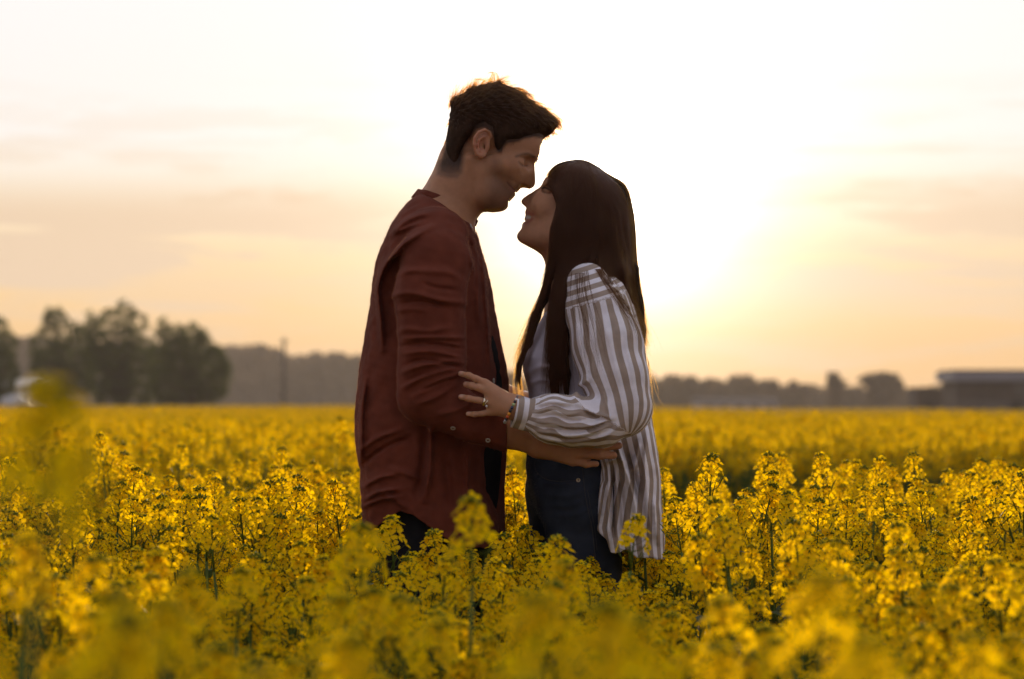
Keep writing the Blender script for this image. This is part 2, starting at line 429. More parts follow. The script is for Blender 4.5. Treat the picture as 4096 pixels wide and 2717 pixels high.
def raceme(nf, hgt, size=1.0, pods=6, split=False):
    """flower head, base of the head at the origin, axis +Z; returns head MB, bud MB, list of flower matrices"""
    hd = MB(); bd = MB(); fl = []
    L = hgt
    bend = Vector((rr.uniform(-0.006, 0.006), rr.uniform(-0.006, 0.006), 0))
    def axis(t): return Vector((0, 0, L * t)) + bend * t * t
    V, F = tube([axis(t) for t in (0, 0.35, 0.7, 1.0)], [0.0019, 0.0017, 0.0014, 0.001], 4); hd.add(V, F, 2)
    for i in range(nf):
        t = 0.36 + 0.58 * (i / nf); w = i * 2.39996 + rr.uniform(-0.3, 0.3)
        el = 0.15 + 0.95 * (i / nf) + rr.uniform(-0.15, 0.15)
        n = Vector((math.cos(w) * math.cos(el), math.sin(w) * math.cos(el), math.sin(el)))
        pl = (0.023 - 0.010 * i / nf) * size * rr.uniform(0.85, 1.1)
        a = axis(t); e = a + n * pl + Vector((0, 0, 0.003))
        V, F = tube([a, a + n * pl * 0.6, e], [0.0006, 0.0005, 0.0006], 3, False); hd.add(V, F, 2)
        fn = (n + Vector((0, 0, 0.25)) + Vector((rr.uniform(-.3, .3), rr.uniform(-.3, .3), rr.uniform(-.2, .2)))).normalized()
        fl.append(align(fn, e, rr.uniform(0, 6), size * rr.uniform(0.85, 1.12) * (1.0 if i < nf * 0.8 else 0.75)))
    top = axis(1.0)
    for i in range(15):
        w = i * 2.39996; q = math.sqrt(i / 15) * 1.15
        n = Vector((math.sin(q) * math.cos(w), math.sin(q) * math.sin(w), math.cos(q)))
        bd.xf(bud(0.0075 * rr.uniform(0.8, 1.2) * size, 0.0024 * size), align(n, top - Vector((0, 0, 0.004)) + n * 0.007 * size))
    for i in range(pods):
        t = 0.04 + 0.38 * i / max(pods, 1); w = i * 2.4 + 1; a = axis(t); el = rr.uniform(0.2, 0.7)
        n = Vector((math.cos(w) * math.cos(el), math.sin(w) * math.cos(el), math.sin(el)))
        e = a + n * 0.016; n2 = (n + Vector((0, 0, 1.1))).normalized(); pl = rr.uniform(0.012, 0.03)
        V, F = tube([a, e, e + n2 * pl * 0.15, e + n2 * pl * 0.8, e + n2 * pl], [0.0005, 0.0005, 0.0011, 0.0010, 0.0002], 4); hd.add(V, F, 2)
    return hd, bd, fl
FLOWERS = [flower(1.0), flower(0.85), flower(0.6), flower(1.0, 1.08)]
FL_ME = [f.mesh('flower') for f in FLOWERS]
HEADS = []
for (nf, h) in ((20, 0.085), (24, 0.10), (16, 0.075), (13, 0.06), (22, 0.11), (18, 0.09)):
    hd, bd, fl = raceme(nf, h, rr.uniform(0.95, 1.1), 7)
    HEADS.append((hd, bd, fl))
HEAD_ME = []; HEADBUD_ME = []; HEADFULL = []
for hd, bd, fl in HEADS:
    a = MB(); a.xf(hd, Matrix())
    for i, m_ in enumerate(fl): a.xf(FLOWERS[i % 4], m_)
    HEAD_ME.append(a.mesh('flower_head')); HEADBUD_ME.append(bd.mesh('bud_cluster'))
    f = MB(); f.xf(a, Matrix()); f.xf(bd, Matrix()); HEADFULL.append(f)
def leaf(L, Wd):
    b = MB(); n = 6; V = []
    for i in range(n + 1):
        t = i / n; w = Wd * math.sin(math.pi * min(1, t * 0.9 + 0.1)) ** 0.8 * (1 + 0.15 * math.sin(9 * t)) * (1 - 0.2 * t); r = L * t; dz = 0.25 * L * t - 0.55 * L * t * t
        V += [(r, -w, dz + 0.25 * w), (r, 0, dz), (r, w, dz + 0.25 * w)]
    F = []
    for i in range(n):
        o = i * 3; F += [(o, o + 3, o + 4, o + 1), (o + 1, o + 4, o + 5, o + 2)]
    b.add(V, F, 3); return b
def plant(hgt, nbr, lean):
    """stem with branches; returns stem MB, leaf MB list (mats) and list of (head index, matrix)"""
    st = MB(); lv = MB(); heads = []
    def main(t): return Vector((lean[0] * t * t, lean[1] * t * t, hgt * t))
    TOP = 0.90
    V, F = tube([main(t * TOP) for t in (0, 0.3, 0.55, 0.75, 0.9, 1.0)], [0.0065, 0.006, 0.0050, 0.0038, 0.0031, 0.0025], 5); st.add(V, F, 2)
    hi = rr.randrange(len(HEADS)); d = (main(0.95) - main(0.85)).normalized()
    heads.append((hi, align(d, main(TOP), rr.uniform(0, 6), rr.uniform(1.15, 1.35))))
    for k in range(nbr):
        t = 0.50 + 0.33 * k / nbr + rr.uniform(-0.02, 0.02); w = k * 2.4 + rr.uniform(-0.4, 0.4)
        a = main(t); out = Vector((math.cos(w), math.sin(w), 0)); L = (0.82 + rr.uniform(-0.20, 0.06) - t) * hgt
        e = a + out * L * rr.uniform(0.22, 0.42) + Vector((0, 0, L * 0.86)); m_ = a + out * L * 0.28 + Vector((0, 0, L * 0.42))
        V, F = tube([a, (a + m_) / 2 + out * 0.008, m_, (m_ + e) / 2, e], [0.0034, 0.0030, 0.0027, 0.0024, 0.002], 4); st.add(V, F, 2)
        heads.append((rr.randrange(len(HEADS)), align((e - m_), e, rr.uniform(0, 6), rr.uniform(0.85, 1.15))))
        if rr.random() < 0.8: lv.xf(leaf(rr.uniform(0.06, 0.11), rr.uniform(0.010, 0.018)), Matrix.Translation(a) @ Matrix.Rotation(w + 0.3, 4, 'Z') @ Matrix.Rotation(-0.5, 4, 'Y'))
    for k in range(7):
        t = 0.10 + 0.42 * k / 7; w = k * 2.4 + 1.0
        lv.xf(leaf(rr.uniform(0.13, 0.24), rr.uniform(0.03, 0.055)), Matrix.Translation(main(t)) @ Matrix.Rotation(w, 4, 'Z') @ Matrix.Rotation(-0.45, 4, 'Y'))
    return st, lv, heads
PLANTS = [plant(0.90, n_, l_) for n_, l_ in ((4, (0.05, 0.02)), (5, (-0.04, 0.03)), (4, (0.02, -0.05)), (6, (-0.02, -0.03)), (4, (0.10, 0.0)), (5, (-0.09, 0.02)), (3, (0.03, 0.06)), (5, (0.06, -0.04)))]
STEM_ME = [p_[0].mesh('stem') for p_ in PLANTS]; LEAF_ME = [p_[1].mesh('leaves') for p_ in PLANTS]
PLANTFULL = []
for st_, lv_, hs in PLANTS:
    f = MB(); f.xf(st_, Matrix()); f.xf(lv_, Matrix())
    for hi, m_ in hs: f.xf(HEADFULL[hi], m_)
    PLANTFULL.append(f.mesh('rapeseed_clump'))
PTOP = [m_ @ Vector((0, 0, max(v.z for v in HEADFULL[hi].V))) for hi, m_ in [p_[2][0] for p_ in PLANTS]]
PMAX = [max(v.co.z for v in me_.vertices) for me_ in PLANTFULL]
def put_plant(k, x, y, h, rz, label, group, tilt=(0, 0), sep_buds=False, sep_flowers=False, name='rapeseed_plant'):
    o = thing(name, label, 'plant', (x, y, float(gz(x, y))), group)
    s = h / PTOP[k].z; o.scale = (0.5 + 0.5 * s, 0.5 + 0.5 * s, s); o.rotation_euler = (tilt[0], tilt[1], rz)
    a = bpy.data.objects.new('stem', STEM_ME[k]); COL.objects.link(a); a.parent = o
    a = bpy.data.objects.new('foliage', LEAF_ME[k]); COL.objects.link(a); a.parent = o
    for hi, m_ in PLANTS[k][2]:
        if sep_flowers:
            a = bpy.data.objects.new('flower_head', HEADSTALK_ME[hi]); COL.objects.link(a); a.parent = o; a.matrix_local = m_
            for i, fm in enumerate(HEADS[hi][2]):
                f_ = bpy.data.objects.new('flower', FL_ME[i % 4]); COL.objects.link(f_); f_.parent = a; f_.matrix_local = fm
            b_ = bpy.data.objects.new('bud_cluster', HEADBUD_ME[hi]); COL.objects.link(b_); b_.parent = a
        elif sep_buds:
            a = bpy.data.objects.new('flower_head', HEAD_ME[hi]); COL.objects.link(a); a.parent = o; a.matrix_local = m_
            b_ = bpy.data.objects.new('bud_cluster', HEADBUD_ME[hi]); COL.objects.link(b_); b_.parent = a
        else:
            a = bpy.data.objects.new('flower_head', HEADFULL_ME[hi]); COL.objects.link(a); a.parent = o; a.matrix_local = m_
    return o
HEADFULL_ME = [f.mesh('flower_head') for f in HEADFULL]; HEADSTALK_ME = [h_[0].mesh('flower_head') for h_ in HEADS]
# ================================================================== far background
def far_pt(px, D): return ((px - 2048) / FPX * D, D - CAMD)
def fz(py, D): return CAMZ + (HORY - py) / FPX * D
far_leaf_m = principled('far_foliage', (0.082, 0.105, 0.022), rough=0.8, noise=0.3, scale=0.8, spec=0.1, transl=0.40)
bark_m = principled('bark', (0.08, 0.06, 0.045), rough=0.95, noise=0.3, scale=3, spec=0.1)
wood_m = principled('far_wood_foliage', (0.13, 0.095, 0.055), rough=0.9, noise=0.35, scale=0.25, spec=0.05, transl=0.25)
def leaf_cloud(r_, centers, per, size, flat=1.0):
    """many small leaf faces scattered through lumpy volumes"""
    V = []; F = []
    for (cx_, cy_, cz_, rx, ry, rz_) in centers:
        n = int(per * (rx * ry * rz_) ** (1 / 1.5))
        for _ in range(n):
            d = r_.normal(size=3); d /= np.linalg.norm(d); rad = r_.uniform(0.45, 1.08) ** 0.6
            c_ = np.array([cx_, cy_, cz_]) + d * rad * np.array([rx, ry, rz_])
            a = r_.normal(size=3); a /= np.linalg.norm(a); b = np.cross(a, r_.normal(size=3)); b /= np.linalg.norm(b)
            s_ = size * r_.uniform(0.6, 1.3); o = len(V)
            V += [c_ - a * s_, c_ + b * s_ * 0.6, c_ + a * s_, c_ - b * s_ * 0.6]; F.append((o, o + 1, o + 2, o + 3))
    return V, F
def far_tree(name, label, px0, px1, top, base, D, lumps, seed, mat=far_leaf_m, per=420, size=0.20, group=None, thin=1.0):
    r_ = np.random.RandomState(seed); xc, y = far_pt((px0 + px1) / 2, D); w = (px1 - px0) / FPX * D / 2
    zt = fz(top, D); zb = float(gz(xc, y)); H = zt - zb
    o = thing(name, label, 'tree', (xc, y, zb), group)
    cs = []
    limbs = []
    for (u, v, ru, rv) in lumps:          # lumps in crown units: u -1..1 across, v 0..1 up
        d = r_.uniform(-0.4, 0.4) * w
        cs.append((u * w, d, v * H, ru * w, ru * w * 0.9, rv * H)); limbs.append((u * w * 0.8, d * 0.8, v * H))
        for _ in range(5):
            a_, b_ = r_.uniform(-1, 1, 2); cs.append((u * w + a_ * ru * w * 0.9, d + r_.uniform(-.5, .5) * w, v * H + b_ * rv * H * 0.95, ru * w * 0.38, ru * w * 0.38, rv * H * 0.34))
    V, F = leaf_cloud(r_, cs, per * thin, size)
    c_ = add_obj('crown', mesh_np('crown', V, F, smooth=False), o, [mat])
    parts = [tube([(0, 0, 0), (0.05, 0, H * 0.25), (0, 0, H * 0.6)], [H * 0.03, H * 0.024, H * 0.012], 7)]
    for l in limbs: parts.append(tube([(0, 0, H * 0.2), (l[0] * 0.5, l[1] * 0.5, H * 0.2 + (l[2] - H * 0.2) * 0.6), l], [H * 0.016, H * 0.010, H * 0.004], 5))
    V, F = join_vf(parts); add_obj('trunk', mesh_np('trunk', V, F), o, [bark_m])
    return o
GT = 'broad trees at the left edge of the field'
def outline_tree(label, uv, D, seed, nclump, group):
    """broad tree whose crown follows an outline measured on the photograph, filled in depth with leaf clumps"""
    r_ = np.random.RandomState(seed); poly = [(u / 1.63, 1150 + v / 1.63) for u, v in uv]
    xs2 = [a for a, b in poly]; ys2 = [b for a, b in poly]; xm = (min(xs2) + max(xs2)) / 2; top = min(ys2); bot = max(ys2)
    xc, y = far_pt(xm, D); zb = float(gz(xc, y)); S2 = D / FPX
    o = thing('field_tree', label, 'tree', (xc, y, zb), group)
    V = []; F = []; tips = []; k = 0; tries = 0
    while k < nclump and tries < nclump * 30:
        tries += 1
        a, b = r_.uniform(min(xs2), max(xs2)), r_.uniform(top, bot)
        d = float(poly_sdf(np.array([a]), np.array([b]), poly)[0])
        if d > 0: continue
        up = 1 - (b - top) / (bot - top)
        if r_.rand() < 0.75 * max(0.0, up - 0.35): continue            # open, ragged tops
        dep = math.sqrt(max(0.0, 1 - (1 - min(-d / 90, 1)) ** 2)) * 1.6 + 0.15
        c_ = np.array([(a - xm) * S2, r_.uniform(-dep, dep), CAMZ + (HORY - b) * S2 - zb]); rc = r_.uniform(0.16, 0.42)
        if k % 14 == 0: tips.append(c_)
        for _ in range(30):
            q = r_.normal(size=3); q = c_ + q / np.linalg.norm(q) * rc * r_.rand() ** 0.4
            e1 = r_.normal(size=3); e1 /= np.linalg.norm(e1); e2 = np.cross(e1, r_.normal(size=3)); e2 /= np.linalg.norm(e2); s_ = r_.uniform(0.06, 0.13); n0 = len(V)
            V += [q - e1 * s_, q + e2 * s_ * 0.6, q + e1 * s_, q - e2 * s_ * 0.6]; F.append((n0, n0 + 1, n0 + 2, n0 + 3))
        k += 1
    add_obj('crown', mesh_np('crown', V, F, smooth=False), o, [far_leaf_m])
    H = (bot - top) * S2
    parts = [tube([(0, 0, 0), (0.05, 0, H * 0.3), (0, 0, H * 0.65)], [H * 0.032, H * 0.025, H * 0.012], 7)]
    for t_ in tips: parts.append(tube([(0, 0, H * 0.2), (t_[0] * 0.5, t_[1] * 0.5, H * 0.2 + (t_[2] - H * 0.2) * 0.6), tuple(t_)], [H * 0.014, H * 0.008, H * 0.003], 5))
    V, F = join_vf(parts); add_obj('trunk', mesh_np('trunk', V, F), o, [bark_m])
outline_tree('dark green tree cut off by the left edge of the picture', [(-160, 170), (-60, 150), (0, 185), (60, 255), (98, 330), (112, 450), (122, 560), (95, 660), (0, 720), (-160, 740)], 185, 1, 420, GT)
outline_tree('dark green tree behind the blurred yellow plant, with an open ragged top', [(205, 345), (270, 250), (288, 170), (335, 118), (400, 140), (436, 215), (500, 228), (560, 250), (600, 330), (610, 700), (250, 720), (215, 600), (196, 450)], 190, 2, 560, GT)
outline_tree('tallest dark green tree in the left group', [(560, 300), (562, 150), (580, 140), (596, 220), (650, 178), (740, 122), (815, 88), (868, 140), (940, 180), (955, 260), (985, 330), (1010, 420), (1020, 700), (960, 755), (640, 750), (570, 600)], 186, 3, 760, GT)
outline_tree('wide dark green tree at the right end of the left group', [(985, 400), (1022, 200), (1045, 178), (1090, 205), (1130, 250), (1200, 236), (1268, 238), (1340, 290), (1392, 372), (1470, 440), (1505, 550), (1486, 670), (1420, 740), (1040, 760), (975, 640)], 180, 4, 820, GT)
# wooded rise behind, one mass
def wood_mass(name, label, prof, D, seed, mat, size, per, depth, jit):
    r_ = np.random.RandomState(seed); V = []; F = []
    cs = []
    for (x0, t0), (x1, t1) in zip(prof[:-1], prof[1:]):
        n = max(1, int((x1 - x0) / 17))
        for i in range(n):
            f = (i + r_.rand()) / n; px_ = x0 + (x1 - x0) * f; top = t0 + (t1 - t0) * f + r_.uniform(-jit, 16)
            dd = D + r_.uniform(0, depth); x, y = far_pt(px_, dd); zt = fz(top, dd); w = r_.uniform(24, 42) / FPX * dd
            zc = zt
            while zc > -1.0:
                cs.append((x + r_.uniform(-.5, .5) * w, y, zc - w * 0.7, w, w, w * 0.75)); zc -= w * 1.05
    V, F = leaf_cloud(r_, cs, per, size)
    o = add_obj(name, mesh_np(name, V, F, smooth=False), None, [mat]); tag(o, label, 'woodland', None, 'stuff'); return o
wood_mass('woodland', 'hazy brown-green wooded rise behind the left trees and the red shirt', [(-500, 1350), (0, 1360), (300, 1370), (600, 1380), (880, 1400), (1040, 1392), (1090, 1402), (1180, 1424), (1290, 1412), (1400, 1420), (1600, 1440), (1900, 1470)], 620, 8, wood_m, 1.3, 14, 140, 12)
wood_mass('treeline', 'low hazy line of trees behind the striped shirt on the right', [(1900, 1500), (2300, 1520), (2620, 1530), (2700, 1508), (2760, 1525), (2900, 1540), (2990, 1520), (3060, 1545), (3200, 1548), (3300, 1555), (3500, 1560), (3700, 1570), (3900, 1570), (4700, 1560)], 480, 9, wood_m, 1.0, 16, 100, 24)
far_tree('far_tree', 'hazy far tree with a crown leaning over the low treeline', 3290, 3390, 1492, 1640, 430, [(-0.1, 0.80, 0.55, 0.18), (0.35, 0.6, 0.5, 0.2), (0.0, 0.3, 0.6, 0.25)], 21, wood_m, 60, 0.6, 'far trees on the right')
far_tree('far_tree', 'hazy far tree with a broad flat crown left of the buildings', 3420, 3610, 1488, 1640, 430, [(-0.35, 0.78, 0.42, 0.18), (0.2, 0.80, 0.5, 0.2), (0.7, 0.6, 0.3, 0.18), (0.0, 0.4, 0.7, 0.25)], 22, wood_m, 60, 0.6, 'far trees on the right')
# utility pole
pole_m = principled('weathered_pole', (0.10, 0.085, 0.07), rough=0.9, noise=0.2, scale=2)
x, y = far_pt(1136, 230); zb = float(gz(x, y)); H = fz(1352, 230) - zb
o = thing('utility_pole', 'thin wooden utility pole standing before the wooded rise', 'pole', (x, y, zb))
V, F = tube([(0, 0, 0), (0, 0, H * 0.5), (0, 0, H)], [0.19, 0.17, 0.14], 10); add_obj('shaft', mesh_np('shaft', V, F), o, [pole_m])
V, F = tube([(-0.45, 0, H - 0.35), (0.45, 0, H - 0.35)], [0.05, 0.05], 6); add_obj('crossarm', mesh_np('crossarm', V, F), o, [pole_m])
ins = principled('insulator_ceramic', (0.3, 0.28, 0.26), rough=0.3)
iv, if_ = tube([(0, 0, 0), (0, 0, 0.05), (0, 0, 0.09), (0, 0, 0.15)], [0.03, 0.05, 0.03, 0.035], 8); ime = mesh_np('insulator', iv, if_)
for dx in (-0.4, 0.0, 0.4): add_obj('insulator', ime, o, [ins], (dx, 0, H - 0.31))
# buildings
def box(x0, x1, y0, y1, z0, z1):
    V = [(x0, y0, z0), (x1, y0, z0), (x1, y1, z0), (x0, y1, z0), (x0, y0, z1), (x1, y0, z1), (x1, y1, z1), (x0, y1, z1)]
    return V, [(0, 3, 2, 1), (4, 5, 6, 7), (0, 1, 5, 4), (1, 2, 6, 5), (2, 3, 7, 6), (3, 0, 4, 7)]
conc = principled('grey_render', (0.11, 0.095, 0.085), rough=0.9, noise=0.2, scale=0.6, bump=0.3, bscale=8)
brick = principled('brown_block', (0.085, 0.065, 0.052), rough=0.9, noise=0.25, scale=0.8)
roofm = principled('pale_roof_sheet', (0.24, 0.23, 0.25), rough=0.6, noise=0.1, scale=1.0)
dark = principled('dark_opening', (0.02, 0.018, 0.016), rough=0.6)
glassm = principled('window_glass', (0.05, 0.055, 0.06), rough=0.1, spec=0.6)
palem = principled('pale_paint', (0.55, 0.50, 0.46), rough=0.7, noise=0.1, scale=0.5)
D = 200
x0, y0 = far_pt(3828, D); x1 = far_pt(4430, D)[0]; zg = float(gz(x0, y0)) - 0.05; S_ = D / FPX
o = thing('farm_building', 'long low grey building with a pale overhanging flat roof at the right edge', 'building', (x0, y0, zg)); h = fz(1525, D) - zg; w = x1 - x0
add_obj('wall', mesh_np('wall', *box(0, w, 0, 7, 0, h), smooth=False), o, [brick])
add_obj('wall_base', mesh_np('wall_base', *box(0.02, w, -0.03, 0.5, 0, h * 0.52), smooth=False), o, [conc])
add_obj('roof', mesh_np('roof', *box(-0.45, w + 0.4, -0.5, 7.4, h + 0.002, h + 0.78), smooth=False), o, [roofm])
add_obj('roof_edge', mesh_np('roof_edge', *box(-0.30, w + 0.4, -0.4, 7.4, h + 0.782, h + 0.95), smooth=False), o, [conc])
add_obj('corner_pillar', mesh_np('corner_pillar', *box(-0.16, 0.12, -0.12, 0.05, 0, h), smooth=False), o, [conc])
wf = add_obj('window', mesh_np('window', *box(215 * S_, 262 * S_, -0.06, -0.01, 1.0 * (fz(1640, D) - zg), fz(1605, D) - zg), smooth=False), o, [dark])
add_obj('wall_panel', mesh_np('wall_panel', *box(225 * S_, 330 * S_, -0.05, -0.005, fz(1585, D) - zg, fz(1532, D) - zg), smooth=False), o, [conc])
D = 225
x0, y0 = far_pt(3668, D); x1 = far_pt(3806, D)[0]; zg = float(gz(x0, y0)) - 0.05; S_ = D / FPX
o = thing('outbuilding', 'small brown outbuilding with a dark arched doorway beside the long building', 'building', (x0, y0, zg)); h = fz(1550, D) - zg; w = x1 - x0
add_obj('wall', mesh_np('wall', *box(0, w, 0, 5, 0, h), smooth=False), o, [brick])
add_obj('roof', mesh_np('roof', [(-0.2, -0.3, h), (w * 0.55, -0.3, h + 0.05), (w + 0.1, -0.3, h + 0.40), (w + 0.1, 5.2, h + 0.40), (w * 0.55, 5.2, h + 0.05), (-0.2, 5.2, h), (-0.2, -0.3, h - 0.12), (w + 0.1, -0.3, h + 0.2)], [(0, 1, 4, 5), (1, 2, 3, 4), (0, 6, 7, 2, 1)], smooth=False), o, [conc])
dc = 47 * S_; dw = 24 * S_; dh = fz(1598, D) - zg
V = [(dc - dw, -0.04, 0), (dc + dw, -0.04, 0)] + [(dc + dw * math.cos(a), -0.04, dh - dw + dw * math.sin(a)) for a in np.linspace(0, math.pi, 11)]
V += [(a, 0.0 - 0.005, c_) for a, b, c_ in V]; n = 13
add_obj('doorway', mesh_np('doorway', V, [tuple(range(n))] + [(i, i + n, (i + 1) % n + n, (i + 1) % n) for i in range(n)], smooth=False), o, [dark])
D = 330
x0, y0 = far_pt(2788, D); x1 = far_pt(3110, D)[0]; zg = float(gz(x0, y0)) - 0.3; h = fz(1610, D) - zg; w = x1 - x0
o = thing('long_shed', 'long low shed with a pale wall and dark roof before the right treeline', 'building', (x0, y0, zg))
add_obj('wall', mesh_np('wall', *box(0, w, 0, 9, 0, h), smooth=False), o, [palem])
rz_ = fz(1588, D) - zg
add_obj('roof', mesh_np('roof', [(-0.4, -0.4, h), (w + 0.4, -0.4, h), (w + 0.4, 4.5, rz_), (-0.4, 4.5, rz_), (w + 0.4, 9.4, h), (-0.4, 9.4, h)], [(0, 1, 2, 3), (3, 2, 4, 5), (0, 3, 5), (1, 4, 2)], smooth=False), o, [brick])
for k in range(5): add_obj('window', mesh_np('window', *box(w * (0.1 + 0.19 * k), w * (0.1 + 0.19 * k) + 1.0, -0.05, -0.01, h * 0.35, h * 0.75), smooth=False), o, [glassm])
D = 240
x0, y0 = far_pt(-160, D); x1 = far_pt(142, D)[0]; zg = float(gz(x0, y0)); h = fz(1545, D) - zg; w = x1 - x0; S_ = D / FPX
o = thing('barn', 'grey barn with a pale roof between the two leftmost trees', 'building', (x0, y0, zg))
add_obj('wall', mesh_np('wall', *box(0, w, 0, 8, 0, h), smooth=False), o, [principled('barn_cladding', (0.30, 0.29, 0.31), rough=0.7, noise=0.1, scale=0.5)])
rz_ = fz(1503, D) - zg
add_obj('roof', mesh_np('roof', [(-0.3, -0.4, h), (w + 0.3, -0.4, h - 0.1), (w - 0.6, 4, rz_ - 0.35), (-0.3, 4, rz_), (w + 0.3, 8.4, h), (-0.3, 8.4, h)], [(0, 1, 2, 3), (3, 2, 4, 5), (0, 3, 5), (1, 4, 2)], smooth=False), o, [palem])
for k in range(3): add_obj('window', mesh_np('window', *box(w * (0.60 + 0.12 * k), w * (0.60 + 0.12 * k) + 0.6, -0.05, -0.01, h * 0.5, h * 0.8), smooth=False), o, [glassm])
# parked cars under the barn
carp = principled('white_car_paint', (0.65, 0.65, 0.66), rough=0.25, spec=0.5); tyre = principled('tyre_rubber', (0.02, 0.02, 0.02), rough=0.9)
def far_car(px_, D, label):
    x, y = far_pt(px_, D); o = thing('parked_car', label, 'car', (x, y, float(gz(x, y)) + 0.45), 'cars parked by the barn')
    prof = [(-2.1, 0.35), (-2.1, 0.85), (-1.9, 0.95), (-1.2, 1.0), (-0.6, 1.45), (0.9, 1.48), (1.6, 1.02), (2.1, 0.95), (2.15, 0.4)]; n = len(prof)
    V = [(a, s_ * (0.85 if b < 1.1 else 0.68), b) for s_ in (-1, 1) for a, b in prof]
    add_obj('body', mesh_np('body', V, [tuple(range(n)), tuple(range(2 * n - 1, n - 1, -1))] + [(i, i + n, (i + 1) % n + n, (i + 1) % n) for i in range(n)], smooth=False), o, [carp])
    wv = [(-1.0, -0.79, 1.04), (-0.55, -0.70, 1.40), (0.85, -0.70, 1.42), (1.35, -0.79, 1.06)]
    add_obj('window', mesh_np('window', wv, [(0, 3, 2, 1)], smooth=False), o, [glassm])
    tv, tf = tube([(0, -0.1, 0), (0, 0.1, 0)], [0.32, 0.32], 14); tm = mesh_np('wheel', tv, tf)
    for a in (-1.3, 1.35):
        for s_ in (-1, 1): add_obj('wheel', tm, o, [tyre], (a, s_ * 0.82, 0.32))
far_car(35, 215, 'pale car parked by the barn at the left edge, behind the crop')
far_car(125, 222, 'pale car parked by the barn, partly behind the second tree')

# ================================================================== haze
m, t, out = new_mat('haze_air')
pv = t.nodes.new('ShaderNodeVolumePrincipled'); pv.inputs['Color'].default_value = (0.95, 0.86, 0.78, 1); pv.inputs['Density'].default_value = 0.00038; pv.inputs['Anisotropy'].default_value = 0.0
t.links.new(pv.outputs[0], out.inputs['Volume'])
hz = add_obj('haze', mesh_np('haze', *box(-420, 420, -12, 860, -1.6, 23), smooth=False), None, [m]); tag(hz, 'thin evening haze over the fields', None, None, 'stuff')
sc.cycles.volume_bounces = 0
# ================================================================== the couple
def rows(tab, y=0.0):
    a = np.array(tab, float)
    z = CAMZ + (HORY - a[:, 0]) / 1840.0
    o = np.argsort(z)
    return z[o], ((a[:, 1:] - 2048) / 1840.0)[o], a[o]
def slab(p, z, xb, xf, W, n=2.4, yc=0.0):
    """torso-like tube: superellipse between back and front edge, half width W"""
    a = np.maximum((xf - xb) / 2, 0.004); xc = (xf + xb) / 2
    q = (np.abs(p[:, 0] - xc) / a) ** n + (np.abs(p[:, 1] - yc) / W) ** n
    return (np.maximum(q, 1e-6) ** (1.0 / n) - 1) * np.minimum(a, W) * 0.9

skin_m = principled('skin', (0.4, 0.2, 0.115), rough=0.55, attr='col', noise=0.08, scale=60, bump=0.12, bscale=420, spec=0.25, sss=0.35)
# translucent ears and fingertips against the sun are left to the strong back light

